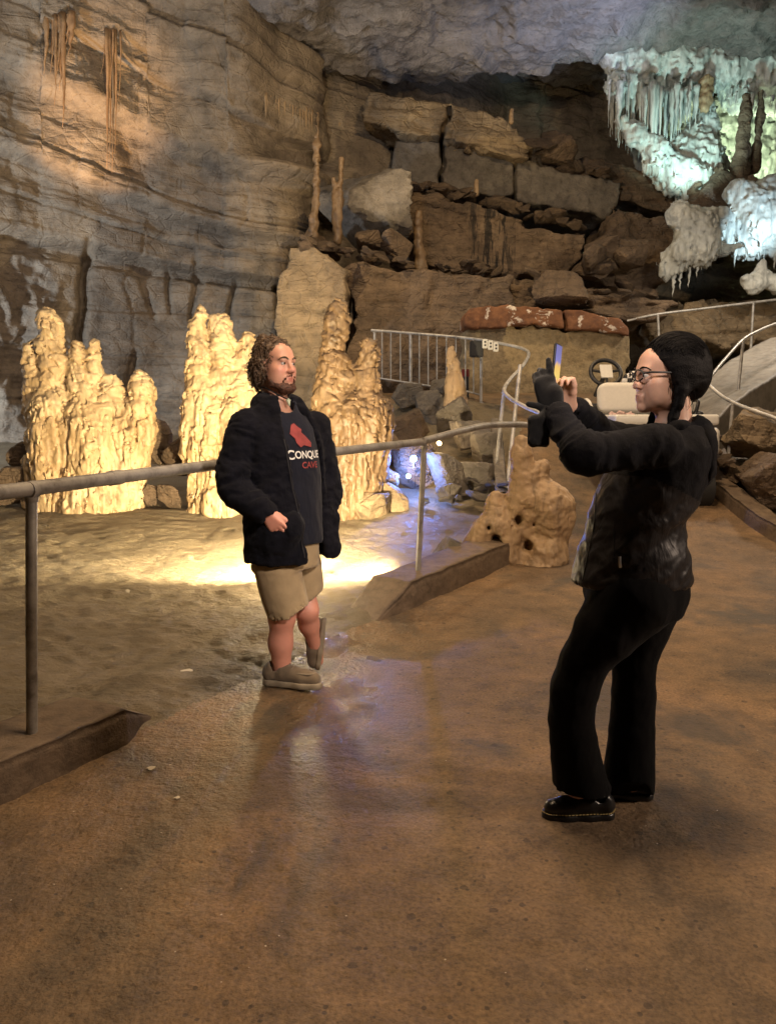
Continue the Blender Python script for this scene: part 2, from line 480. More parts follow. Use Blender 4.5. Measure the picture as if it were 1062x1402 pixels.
def mat_ground():
    t = NT('damp cave floor mud'); v = t.coord()
    n = t.noise(v, 1.1, 6, .6, .4); n2 = t.noise(v, 7, 8, .7)
    c = t.ramp(n, [(.3, (.19, .145, .085)), (.5, (.28, .22, .135)), (.72, (.35, .285, .185))])
    c = t.mix(.7, c, t.ramp(n2, [(.3, .5), (.5, 1), (.75, 1.2)]), 'MULTIPLY')
    t.l(c, t.b.inputs['Base Color'])
    t.l(t.ramp(n2, [(.35, .42), (.6, .62)]), t.b.inputs['Roughness'])
    b1 = t.bump(t.noise(t.coord((1, 2.0, 1)), 9, 7, .74), 1.0, .09)
    t.bump(t.noise(v, 70, 4, .65), .8, .012, b1)
    return t.m
def mat_path():
    t = NT('wet stained concrete path'); v = t.coord()
    n = t.noise(v, .9, 6, .62, .8); n2 = t.noise(v, 5.5, 9, .72); n3 = t.noise(v, 80, 4, .65); n4 = t.noise(t.coord((1, .7, 1)), 1.25, 6, .6, .6)
    c = t.ramp(n, [(.30, (.085, .062, .041)), (.48, (.16, .104, .055)), (.70, (.23, .140, .066))])
    c = t.mix(.8, c, t.ramp(n2, [(.30, .35), (.5, .95), (.75, 1.4)]), 'MULTIPLY')
    c = t.mix(.8, c, t.ramp(n3, [(.32, .50), (.5, 1.0), (.68, 1.45)]), 'MULTIPLY')
    st = t.ramp(n4, [(.54, 0.0), (.62, 1.0)])
    c = t.mix(t.math('MULTIPLY', st, .75), c, (.05, .043, .034))
    # scattered small dark pits and pale grit of the worn concrete
    vd = t.voro(v, 34); vc = t.n('ShaderNodeTexVoronoi'); vc.inputs['Scale'].default_value = 34; t.l(v, vc.inputs['Vector'])
    sel = t.ramp(t.n('ShaderNodeSeparateColor').outputs[0], [(0, 0), (1, 1)]) if False else None
    sp = t.n('ShaderNodeSeparateColor'); t.l(vc.outputs['Color'], sp.inputs[0])
    pit = t.math('MULTIPLY', t.math('LESS_THAN', vd, .22), t.math('GREATER_THAN', sp.outputs[0], .86))
    grit = t.math('MULTIPLY', t.math('LESS_THAN', vd, .10), t.math('LESS_THAN', sp.outputs[0], .03))
    c = t.mix(t.math('MULTIPLY', pit, .7), c, (.03, .022, .016)); c = t.mix(grit, c, (.5, .44, .36))
    v2 = t.n('ShaderNodeTexVoronoi'); v2.inputs['Scale'].default_value = 13; t.l(v, v2.inputs['Vector']); sp2 = t.n('ShaderNodeSeparateColor'); t.l(v2.outputs['Color'], sp2.inputs[0])
    pit2 = t.math('MULTIPLY', t.math('LESS_THAN', t.math('ADD', v2.outputs['Distance'], t.math('MULTIPLY', n3, .12)), .24), t.math('GREATER_THAN', t.math('MULTIPLY', sp2.outputs[0], t.math('ADD', n4, .45)), .78))
    c = t.mix(t.math('MULTIPLY', pit2, .55), c, (.022, .017, .013))
    t.l(c, t.b.inputs['Base Color'])
    rg = t.ramp(n4, [(.42, .64), (.66, .50)])
    wet, pud = t.attr('wet'), t.attr('puddle')
    rr = t.math('SUBTRACT', t.math('ADD', rg, t.math('MULTIPLY', n2, .12)), t.math('ADD', t.math('MULTIPLY', wet, .20), t.math('MULTIPLY', pud, .36)))
    t.l(t.math('MAXIMUM', rr, .10), t.b.inputs['Roughness'])
    cg = t.math('MULTIPLY', t.noise(v, 26, 5, .62), t.math('ADD', .22, t.math('ADD', t.math('MULTIPLY', wet, .5), t.math('MULTIPLY', pud, 1.3))))
    b0 = t.bump(cg, .9, .03)
    b1 = t.bump(t.noise(v, 60, 5, .68), .8, .012, b0)
    b2 = t.bump(t.noise(v, 9, 5, .6), .35, .02, b1)
    t.bump(t.math('SUBTRACT', 1.0, t.math('MAXIMUM', pit, pit2)), .6, .01, b2)
    return t.m
M_GROUND, M_PATH = mat_ground(), mat_path()
struct('ground', mesh_from('ground', *sub(gV, gF, ~gP)), M_GROUND)
pv, pf = sub(gV, gF, gP)
pm = mesh_from('path', pv, pf)
# wet, coarser left part of the path, where water runs off the cave floor
wp = pv * [1, 1, 0]
wet = ss(.45, -.25, pv[:, 0] - .12 * (pv[:, 1] - 3) + .5 * fbm(wp * 1.3, 3)) * ss(1.6, 2.6, pv[:, 1] + .5 * fbm(wp * .9 + 5, 2))
pud = np.exp(-(((pv[:, 0] + .30) / .27) ** 4 + ((pv[:, 1] - 4.15) / 1.1) ** 4)) * ss(-.5, .2, fbm(wp * [3, 2, 1] + 4, 3))
for nm, val in (('wet', wet), ('puddle', pud)):
    a_ = pm.attributes.new(nm, 'FLOAT', 'POINT'); a_.data.foreach_set('value', val.astype(np.float32))
struct('path', pm, M_PATH)

# ------------------------------------------------------------------ cave wall (left wall turning into the back wall)
PL = [(-13.5, -9), (-13.2, 0), (-12.4, 6), (-11.0, 11), (-9.3, 14.2), (-7.2, 16.3), (-5.2, 17.3), (-3.6, 17.7), (-2.62, 17.75), (-2.45, 18.6), (-1.9, 20.6), (0, 21.8), (3, 22), (6, 21.9), (9.5, 21.5), (12.5, 20), (15, 16), (16, 10), (16, 0), (15, -9)]
PU = list(PL); PU[7:14] = [(-3.4, 17.8), (-2.0, 18.2), (-.8, 18.7), (.3, 19.3), (1.6, 20.6), (3.2, 22), (6, 21.9)]
def build_wall():
    pts = np.array(PL, float); d = np.r_[0, np.cumsum(np.linalg.norm(np.diff(pts, axis=0), axis=1))]
    # dense in the part in view
    i0 = d[3]; i1 = d[14]
    s = np.concatenate([np.linspace(0, i0, 40)[:-1], np.linspace(i0, i1, 640)[:-1], np.linspace(i1, d[-1], 60)])
    z = np.concatenate([np.linspace(-.6, 11.5, 430)])
    x = np.interp(s, d, pts[:, 0]); y = np.interp(s, d, pts[:, 1])
    up_ = np.array(PU, float); xu = np.interp(s, d, up_[:, 0]); yu = np.interp(s, d, up_[:, 1])
    tx = np.gradient(x, s); ty = np.gradient(y, s)
    k = np.ones(9) / 9
    tx = np.convolve(np.pad(tx, 4, mode='edge'), k, 'valid'); ty = np.convolve(np.pad(ty, 4, mode='edge'), k, 'valid')
    L = np.hypot(tx, ty); nx, ny = ty / L, -tx / L           # inward (to the chamber)
    S, Z = np.meshgrid(s, z, indexing='ij')
    wu = ss(6.55, 6.85, Z + .25 * pn(np.stack([x[:, None] * .9 + 0 * Z, 0 * Z, 0 * Z], -1)) + .12 * (x[:, None] + 3))
    X = x[:, None] * (1 - wu) + xu[:, None] * wu; Y = y[:, None] * (1 - wu) + yu[:, None] * wu
    p = np.stack([X, Y, Z], -1)
    warp = .10 * fbm(p * [.3, .3, .12], 2) + .03 * fbm(p * [1.3, 1.3, .6], 3)
    up = ss(4.0, 6.2, Z + .20 * (X + 6))
    b = Z + up * (.26 * (X + 7)) + warp
    leftmask = ss(-1.4, -2.9, X)
    prof = .55 * ss(4.9, 5.15, b) + .45 * ss(6.2, 6.4, b) + .7 * ss(7.4, 7.7, b) + 1.1 * ss(8.2, 10.5, b) - .5 * ss(2.2, 1.0, Z) * 0
    disp = leftmask * prof
    lowband = .55 + .45 * up
    disp = disp + lowband * (.20 * layers(b, .95, .07, 1) + .06 * layers(b + .05 * fbm(p * 1.2 + 5, 2), .31, .2, 2) * ss(-.35, .35, fbm(p * [.6, .6, 1.2] + 8, 2))) + .028 * layers(b + .03 * fbm(p * 2.5, 2), .105, .3, 3) * ss(-.3, .4, fbm(p * [.9, .9, 2] + 18, 2))
    disp = disp + .26 * fbm(p * [.45, .45, .30] + 3, 3) + .05 * fbm(p * [1.8, 1.8, 2.6] + 1, 4) + .10 * layers(p[..., 0] * .9 + p[..., 1] * .35 + .25 * fbm(p * [.8, .8, .8], 3), 1.15, .06, 8) * ss(-.2, .5, fbm(p * .5 + 31, 2) + .3)
    # broken blocks lower left
    blk = ss(-6.3, -7.2, X) * ss(5.4, 4.4, Z)
    disp = disp + blk * (.28 * ridged(p * [.8, .8, .6] + 11, 3))
    # upright cracks traced on the wall
    for cx, z0, z1, dx, dep, w in ((-6.75, 1.0, 5.2, .12, .5, .07), (-4.35, 3.4, 5.0, .1, .2, .05), (-4.75, 3.6, 4.9, -.08, .18, .04), (-3.7, 2.9, 4.6, .16, .25, .05), (-5.1, 3.5, 4.6, -.2, .12, .05), (-5.9, 1.2, 3.0, .25, .22, .06)):
        c = cx + dx * (Z - z0) + .10 * pn(np.stack([Z * 1.3, 0 * Z + cx, 0 * Z], -1))
        disp = disp - dep * np.exp(-((X - c) / w) ** 2) * ss(z0, z0 + .3, Z) * ss(z1, z1 - .3, Z)
    X = X + nx[:, None] * disp; Y = Y + ny[:, None] * disp
    V = np.stack([X, Y, Z], -1).reshape(-1, 3)
    return V, grid_faces(len(s), len(z))
wV, wF = build_wall()
struct('cave_wall', mesh_from('cave_wall', wV, wF), M_WALL)

# ------------------------------------------------------------------ cave ceiling
def z_ceil(x, y):
    # hangs lowest along a line running from the upper left to the flowstone at the right, rises behind it into a dark slot
    ye = np.interp(x, [-8, -3.5, -1.5, 1, 3, 5.3, 9], [16, 17.0, 18.6, 19.0, 18.8, 18.3, 18.0])
    zl = np.interp(x, [-14, -6, -3.5, -1.5, 1, 3, 5.3, 9, 14], [9.9, 9.7, 9.2, 8.9, 9.35, 9.25, 9.35, 9.3, 9.2])
    t = y - ye
    z = zl + .045 * np.maximum(-t, 0) + .9 * ss(.0, .8, t)
    z = z + .55 * ss(-5, -9, t)
    return z
def build_ceiling():
    x = np.linspace(-15, 16, 520); y = np.concatenate([np.linspace(-9.5, 9, 70)[:-1], np.linspace(9, 23, 470)])
    X, Y = np.meshgrid(x, y, indexing='ij')
    p = np.stack([X, Y, 0 * X], -1)
    Z = z_ceil(X + .5 * pn(p * .8), Y + .5 * pn(p * .7 + 4))
    b = (X * .55 - Y * .85) + .8 * fbm(p * .4, 3)
    Z = Z + .20 * layers(b, 1.3, .15, 5) + .07 * layers(b + .2 * fbm(p * 1.4, 2), .42, .25, 6) + .26 * fbm(p * .42 + 2, 4) + .10 * fbm(p * [1.4, 1.9, 1], 4) + .05 * ridged(p * [2.6, 4.2, 1], 4)
    V = np.stack([X, Y, Z], -1).reshape(-1, 3)
    return V, grid_faces(len(x), len(y))[:, ::-1]
cV, cF = build_ceiling()
struct('cave_ceiling', mesh_from('cave_ceiling', cV, cF), M_CEIL)
# closing wall of the chamber behind the viewpoint
bx = np.linspace(-15, 16, 90); bz = np.linspace(-.6, 11.5, 40)
BXg, BZg = np.meshgrid(bx, bz, indexing='ij')
bp = np.stack([BXg, 0 * BXg, BZg], -1)
BYg = -8.6 + .6 * fbm(bp * .4, 4)
struct('cave_wall_behind', mesh_from('cave_wall_behind', np.stack([BXg, BYg, BZg], -1).reshape(-1, 3), grid_faces(90, 40)), M_WALL)
# ================================================================== fallen slabs and boulders
def seg_poly(pts, n=3): return pts
def poly_sdf(px, pz, poly):
    poly = np.array(poly, np.float32); n = len(poly)
    d = np.full(px.shape, 1e9, np.float32); sgn = np.ones(px.shape, np.float32)
    for i in range(n):
        a = poly[i]; b = poly[i - 1]
        ex, ez = b[0] - a[0], b[1] - a[1]; wx, wz = px - a[0], pz - a[1]
        t = np.clip((wx * ex + wz * ez) / (ex * ex + ez * ez + 1e-9), 0, 1)
        d = np.minimum(d, (wx - ex * t) ** 2 + (wz - ez * t) ** 2)
        c1 = pz >= a[1]; c2 = pz < b[1]; c3 = ex * wz > ez * wx
        sgn = np.where((c1 & c2 & c3) | (~c1 & ~c2 & ~c3), -sgn, sgn)
    return sgn * np.sqrt(d)
def slab(name, pix, Y, thick, label, cat, mat, res=.045, lean=.15, amp=.08, strat=.05, bed=.22, tilt=0.0, seed=0, crack=(), face=None, blk=.22, warp=1.0, rnd=.05, group=None, skew=0.0):
    """rock block: outline of its front face at distance Y, real depth behind it, worn edges, bedding and cracks"""
    poly = [(P(a, b, Y)[0], P(a, b, Y)[2]) for a, b in pix]
    A = np.array(poly); z0 = A[:, 1].min(); x0 = A[:, 0].mean()
    lo = [A[:, 0].min() - .3, Y - 1.2, A[:, 1].min() - .3]; hi = [A[:, 0].max() + .3, Y + thick + .5, A[:, 1].max() + .35]
    s = SDF(lo, hi, res)
    def fn(p):
        x, y, z = p[..., 0], p[..., 1], p[..., 2]
        wx = warp * .16 * fbm(p[:, 0] * .9 + seed, 3)[:, None, :] + .05 * fbm(p[:, 0] * 3.1 + seed, 2)[:, None, :]; wz = warp * .12 * fbm(p[:, 0] * 1.1 + 9 + seed, 3)[:, None, :] + .05 * fbm(p[:, 0] * 3.4 + 5, 2)[:, None, :]
        d2 = poly_sdf(x[:, 0, :] + wx[:, 0], z[:, 0, :] + wz[:, 0], poly)[:, None, :] + 0 * y
        yl = Y + lean * (z - z0) + skew * (x - x0)
        if face is not None: yl = yl + face(x, z)
        dy = np.maximum(yl - y, y - (Y + thick))
        a = d2 + rnd; b = dy + rnd
        return np.minimum(np.maximum(a, b), 0) + np.sqrt(np.maximum(a, 0) ** 2 + np.maximum(b, 0) ** 2) - rnd
    s.field(fn, 'union')
    def dsp(p):
        q = p + seed * 3.7
        b = p[:, 2] + tilt * p[:, 0] + .12 * fbm(q * .8, 2)
        o = amp * fbm(q * .9, 4) + blk * amp * layers(q[:, 0] * .8 + q[:, 1] * .5 + .3 * fbm(q * .7, 2), .62, .08, seed + 3) + .42 * amp * ridged(q * 2.6, 4) - strat * layers(b, bed, .2, seed) - .4 * strat * layers(b + .03 * fbm(q * 3, 2), bed * .35, .3, seed + 1)
        for (cx0, cz0, cx1, cz1, w, dep) in crack:
            t = np.clip((p[:, 2] - cz0) / (cz1 - cz0 + 1e-6), -.1, 1.1)
            xx = cx0 + (cx1 - cx0) * t + .13 * pn(np.stack([p[:, 2] * 2.2, 0 * t + cx0, 0 * t], -1)) + .03 * pn(np.stack([p[:, 2] * 9, 0 * t + cx0, 0 * t], -1))
            o = o + dep * np.exp(-((p[:, 0] - xx) / w) ** 2) * ((t > -.05) & (t < 1.05))
        return o
    s.near(dsp, .6)
    V, Fq = s.mesh(0)
    V, Fq = biggest(V, Fq)
    o = obj(name, mesh_from(name, V, Fq), mat, loc=(x0, Y + thick / 2, A[:, 1].min()))
    return tag(o, label, cat, group)
_ICO = {}
def ico(n):
    if n not in _ICO:
        bm = bmesh.new(); bmesh.ops.create_icosphere(bm, subdivisions=n, radius=1)
        v = np.array([q.co[:] for q in bm.verts], np.float32); f = np.array([[q.index for q in x.verts] for x in bm.faces])
        bm.free(); _ICO[n] = (v / np.linalg.norm(v, axis=1, keepdims=True), f)
    return _ICO[n]
def rock_mesh(name, seed, size, sub=4, planes=11, amp=.07, sharp=34, up=None):
    """angular boulder: soft intersection of random planes with noise"""
    rs = np.random.RandomState(seed); d, f = ico(sub)
    n = rs.normal(size=(planes, 3)); n /= np.linalg.norm(n, axis=1, keepdims=True)
    n = np.concatenate([n, np.eye(3), -np.eye(3)]); h = np.r_[rs.uniform(.52, .92, planes), np.full(6, .95)]
    c = np.maximum(d @ n.T, 1e-3) / h
    r = 1 / ((c ** sharp).sum(1)) ** (1 / sharp)
    r = r * (1 + amp * fbm(d * 1.6 + seed, 4) + .35 * amp * ridged(d * 5 + seed, 3))
    V = d * r[:, None] * np.array(size, np.float32)
    me = mesh_from(name, V, f)
    me.set_sharp_from_angle(angle=R(24)); return me
def boulder(name, pix, Y, label, mat, seed, cat='boulder', size=None, dz=0, sub=5, rot=0, planes=11, amp=.06, group=None, tiltv=(0, 0), sink=None):
    """boulder filling the box pix=(x0,y0,x1,y1) when seen from the path"""
    a, b = P(pix[0], pix[1], Y), P(pix[2], pix[3], Y)
    w, h = abs(b[0] - a[0]) / 2, abs(a[2] - b[2]) / 2
    me = rock_mesh(name, seed, (w * 1.08, (w + h) * .5 if size is None else size, h * 1.1), sub, planes, amp)
    o = obj(name, me, mat); c = (a + b) / 2; o.location = [float(q) for q in c]
    o.rotation_euler = (tiltv[0], tiltv[1], rot)
    return tag(o, label, cat, group)

def px_of(x, Y): return x
X_ = lambda px, Y: P(px, 0, Y)[0]
Z_ = lambda py, Y: P(CX, py, Y)[2]

M_STAIN = M_DARK.copy(); M_STAIN.name = 'drip stained rock'
def _stain():
    nt = NT.__new__(NT); nt.m = M_STAIN; nt.t = M_STAIN.node_tree; nt.b = nt.t.nodes['Principled BSDF']
    src = nt.b.inputs['Base Color'].links[0].from_socket
    st = nt.ramp(nt.noise(nt.coord((7, 2, .55)), 1.6, 5, .65, .3), [(.50, 0.0), (.56, 1.0)])
    sp = nt.n('ShaderNodeSeparateXYZ'); nt.l(nt.coord(), sp.inputs[0])
    m = nt.ramp(nt.math('ADD', nt.math('MULTIPLY', nt.math('ABSOLUTE', nt.math('ADD', sp.outputs[0], -.1)), 1.0), nt.math('MULTIPLY', nt.noise(nt.coord(), 2.0, 3), .3)), [(.45, 1.0), (.85, 0.0)])
    nt.l(nt.mix(nt.math('MULTIPLY', nt.math('MULTIPLY', st, m), .9), src, (.012, .009, .007)), nt.b.inputs['Base Color'])
_stain()
slab('rock_slab', [(497, 166), (499, 138), (511, 121), (560, 122), (640, 138), (700, 160), (738, 186), (724, 220), (690, 212), (625, 193), (560, 178)], 17.6, 2.6,
     'long tan rock slab topmost in the pile of fallen blocks with a crack', 'rock slab', M_SLAB, amp=.07, strat=.05, bed=.20, tilt=.2, seed=1, lean=.2,
     crack=((X_(617, 17.6), Z_(140, 17.6), X_(607, 17.6), Z_(192, 17.6), .035, .45),))
slab('rock_slab', [(531, 238), (534, 180), (560, 176), (625, 191), (720, 216), (800, 236), (852, 247), (846, 280), (838, 296), (790, 290), (700, 272), (620, 262)], 18.0, 2.6,
     'smooth grey brown rock face directly under the topmost tan slab', 'rock slab', M_GREY, amp=.05, strat=.02, bed=.5, tilt=.2, seed=2, lean=.05,
     crack=((X_(612, 18), Z_(180, 18), X_(607, 18), Z_(265, 18), .035, .4), (X_(712, 18), Z_(215, 18), X_(710, 18), Z_(280, 18), .03, .25)))
slab('rock_slab', [(554, 318), (557, 284), (572, 264), (610, 268), (680, 283), (740, 300), (808, 320), (800, 352), (772, 378), (700, 376), (630, 372), (572, 362)], 16.6, 2.6,
     'thick brown bedded block with dark drip stains in the middle of the pile', 'rock slab', M_STAIN, amp=.10, strat=.05, bed=.4, tilt=.15, seed=3, lean=.1)
slab('rock_slab', [(470, 420), (474, 372), (490, 360), (560, 364), (640, 372), (700, 380), (705, 420), (660, 470), (640, 560), (480, 560)], 15.2, 2.6,
     'wide brown rock slab behind the far railing, overhanging to the right', 'rock slab', M_DARK, amp=.10, strat=.03, bed=.5, seed=4, lean=-.12)
slab('rock_slab', [(371, 500), (376, 440), (384, 372), (392, 334), (412, 332), (448, 344), (476, 368), (472, 420), (452, 470), (440, 560), (372, 560)], 14.6, 2.2,
     'large pale block with a bright flat face at the left end of the pile', 'rock slab', M_SLAB, amp=.06, strat=.02, bed=.6, seed=5, lean=.03, skew=-.22, warp=.35, rnd=.03)
slab('rock_slab', [(560, 386), (600, 374), (700, 372), (800, 384), (890, 400), (930, 420), (900, 440), (840, 432), (740, 420), (640, 424), (600, 420)], 15.2, 3.0,
     'dark layered rock shelf right above the red topped wall', 'rock slab', M_DARK, amp=.10, strat=.12, bed=.16, tilt=.12, seed=6, lean=.35)
slab('rock_slab', [(760, 210), (790, 196), (840, 208), (900, 226), (948, 254), (962, 280), (930, 300), (860, 276), (800, 252)], 18.0, 2.8,
     'brown rock mound sloping down below the lit stalactite fringe', 'rock slab', M_DARK, amp=.12, strat=.05, bed=.3, seed=7, lean=.35)
slab('rock_slab', [(838, 300), (860, 276), (930, 290), (985, 300), (1012, 330), (990, 352), (930, 362), (900, 400), (870, 420), (800, 380), (810, 330)], 16.6, 2.6,
     'dark rounded rock mass to the right of the pile, above the upper railing', 'rock slab', M_DARK, amp=.16, strat=.06, bed=.35, seed=8, lean=.1)
boulder('boulder', (436, 240, 546, 334), 16.3, 'big angular grey brown boulder sitting on the pile beside the thin stalagmite', M_GREY, 31, size=1.0, rot=.3)
for i, (b, Y, l) in enumerate((((488, 312, 528, 350), 15.8, 'rounded brown boulder below the big angular boulder'),
                               ((522, 316, 566, 362), 15.6, 'brown boulder wedged against the drip stained block'),
                               ((744, 178, 792, 232), 18.2, 'dark square boulder right of the tan slab end'),
                               ((798, 330, 840, 366), 16.2, 'dark boulder in the hollow right of the drip stained block'),
                               ((838, 330, 884, 372), 16.2, 'brown boulder next to the cave opening at the right'),
                               ((720, 372, 800, 420), 15.0, 'flat brown boulder on the layered shelf'))):
    boulder('boulder', b, Y, l, M_DARK, 40 + i, sub=4, size=.5)

# rubble: prototypes copied along the ledges
PROTO = [rock_mesh('broken_rock', 100 + k, (1, .9, .42 + .06 * (k % 4)), 3, 9, .05, 60) for k in range(8)]
for me in PROTO: me.materials.append(M_DARK)
PROTO2 = []
for me in PROTO:
    m2 = me.copy(); m2.materials.clear(); m2.materials.append(M_GREY); PROTO2.append(m2)
def scatter(n, line, Y, spread, size, label, group, seed, protos=PROTO, cat='rock', zj=.12):
    rs = np.random.RandomState(seed)
    px = [q[0] for q in line]; py = [q[1] for q in line]
    for k in range(n):
        a = rs.uniform(px[0], px[-1]); b = np.interp(a, px, py)
        yy = Y + rs.uniform(-.2, spread); r = size * rs.lognormal(0, .45)
        c = P(a, b, Y); sc = yy / Y
        o = bpy.data.objects.new('broken_rock', protos[rs.randint(8)]); COL.objects.link(o)
        o.location = (c[0], yy, c[2] + rs.uniform(-.3, 1) * zj + .1 * (yy - Y)); o.scale = (r * rs.uniform(.8, 1.5), r, r * rs.uniform(.6, 1.1))
        o.rotation_euler = (rs.uniform(-.5, .5), rs.uniform(-.5, .5), rs.uniform(0, 6.28))
        tag(o, label, cat, group)
scatter(46, [(412, 330), (450, 338), (500, 352), (560, 362)], 14.9, 1.0, .12, 'small broken rock lying on top of the pale front block', 'rubble on the pale front block', 1)
scatter(62, [(560, 256), (640, 268), (700, 282), (800, 312)], 17.1, .8, .12, 'small broken rock on the ledge between the grey face and the drip stained block', 'rubble on the middle ledge', 2)
scatter(26, [(735, 200), (770, 222), (840, 244), (850, 250)], 18.0, .9, .14, 'small broken rock on the upper right ledge of the pile', 'rubble on the upper right ledge', 3)
scatter(40, [(575, 372), (640, 370), (720, 376), (800, 392), (880, 410)], 15.3, .9, .13, 'small dark broken rock on the shelf above the red topped wall', 'rubble on the shelf above the wall', 4)
scatter(22, [(800, 345), (840, 372), (870, 400), (910, 420)], 15.8, .8, .16, 'broken rock in the hollow at the right end of the pile', 'rubble at the right end of the pile', 5)

# boulders between the floor and the far railing, around the blue lamp
for i, (b, Y, l, m) in enumerate((
    ((566, 536, 612, 584), 11.9, 'dark grey boulder under the left end of the far railing', M_GREY),
    ((588, 520, 622, 552), 12.3, 'small pale boulder at the foot of the far railing', M_GREY),
    ((596, 546, 652, 592), 11.3, 'broad flat grey boulder below the pointed stalagmite', M_GREY),
    ((534, 526, 572, 560), 12.3, 'pale boulder behind the wide stalagmite at the railing foot', M_GREY),
    ((540, 556, 592, 604), 11.2, 'dark boulder just above the blue lamp', M_DARK),
    ((612, 578, 672, 622), 10.6, 'tan flat boulder behind the railing bend', M_GREY),
    ((582, 622, 646, 684), 9.5, 'rounded dark grey boulder right of the blue lamp', M_GREY),
    ((640, 594, 684, 640), 10.2, 'pale boulder beside the two tall railing posts', M_GREY),
    ((636, 634, 682, 676), 9.6, 'grey boulder at the foot of the railing posts', M_GREY),
    ((518, 596, 556, 640), 10.4, 'dark boulder in shadow left of the blue lamp', M_DARK),
    ((540, 606, 584, 668), 9.75, 'dark boulder standing right behind the blue lamps', M_DARK),
    ((510, 640, 552, 680), 9.3, 'cream rock lying right of the wide stalagmite', M_SLAB),
    ((526, 662, 552, 706), 9.0, 'upright cream rock at the foot of the wide stalagmite', M_SLAB),
    ((478, 676, 528, 714), 8.8, 'low cream mound in front of the wide stalagmite', M_SLAB),
    ((600, 660, 630, 690), 9.1, 'small grey rock on the floor in front of the boulders', M_GREY),
    ((588, 728, 648, 790), 6.9, 'low grey rock hump behind the nearer kerb', M_GREY))):
    boulder('boulder', b, Y, l, m, 60 + i, sub=5, amp=.07, rot=i * .7 if i < 14 else .3, planes=8)
scatter(26, [(545, 690), (600, 684), (660, 676), (690, 660)], 8.9, .9, .07, 'small loose grey stone on the floor below the boulders', 'loose stones below the boulders', 6, PROTO2, zj=.04)
# dark boulders between the two left stalagmites
for i, (b, Y, l) in enumerate((((196, 576, 240, 640), 10.3, 'tall dark boulder in shadow between the two big stalagmites'),
                               ((222, 600, 274, 650), 10.0, 'rounded brown boulder left of the tall stalagmite'),
                               ((190, 660, 222, 690), 9.6, 'small brown boulder at the foot of the broad stalagmite'),
                               ((218, 664, 250, 694), 9.5, 'small round boulder in front of the dark gap'),
                               ((10, 606, 52, 640), 9.8, 'dark rock ledge left of the broad stalagmite'),
                               ((-20, 640, 42, 690), 9.6, 'orange lit low rock at the left edge of the floor'))):
    boulder('boulder', b, Y, l, M_DARK, 90 + i, sub=4, amp=.08)
# rocks beyond the right hand kerb
for i, (b, Y, l) in enumerate((((1002, 560, 1080, 640), 9.6, 'large tan boulder beyond the right kerb under the ramp railing'),
                               ((1010, 620, 1080, 700), 8.8, 'brown boulder behind the right kerb'),
                               ((985, 640, 1030, 682), 9.4, 'small dark boulder wedged behind the right kerb'))):
    boulder('boulder', b, Y, l, M_DARK if i != 0 else M_SLAB, 110 + i, sub=5, amp=.10, size=.6)
scatter(44, [(968, 606), (1000, 640), (1060, 700)], 9.0, 1.0, .12, 'small broken rock in the heap beyond the right kerb', 'rubble beyond the right kerb', 7)
# ================================================================== stalagmites, flowstone and stalactites
def mat_calcite(name, c0, c1, c2, rough=.5, bump=.7, bd=.03):
    t = NT(name); v = t.coord(); vv = t.coord((2.2, 2.2, .45)); vh = t.coord((.6, .6, 2.6))
    n = t.noise(v, 1.6, 5, .6); n2 = t.noise(vv, 5, 7, .65, .4); n3 = t.noise(v, 14, 6, .65, .5)
    c = t.ramp(n, [(.3, c0), (.5, c1), (.7, c2)])
    c = t.mix(.75, c, t.ramp(n2, [(.32, .40), (.50, 1), (.8, 1.18)]), 'MULTIPLY')
    c = t.mix(t.ramp(t.noise(v, 3.1, 5, .65), [(.55, 0.0), (.72, .65)]), c, tuple(q * .45 for q in c0))
    t.l(c, t.b.inputs['Base Color']); t.set(Roughness=rough)
    b = t.bump(n2, bump * .5, bd * 1.0)
    b = t.bump(t.noise(vh, 5, 5, .6, .6), bump * .35, bd * .8, b)
    t.bump(n3, bump * .6, bd * .7, b)
    return t.m
M_CALC = mat_calcite('cream calcite', (.38, .25, .12), (.52, .37, .20), (.62, .48, .29))
M_HONEY = mat_calcite('honey brown calcite', (.11, .066, .032), (.17, .108, .056), (.23, .155, .085))
M_TAN = mat_calcite('tan calcite', (.26, .17, .09), (.36, .245, .135), (.45, .32, .19), rough=.55)
M_WHITE = mat_calcite('white flowstone', (.40, .42, .40), (.55, .57, .53), (.66, .68, .63), rough=.45)
M_RUST = mat_calcite('rust stained dripstone', (.26, .14, .06), (.36, .21, .10), (.46, .30, .16), rough=.55)

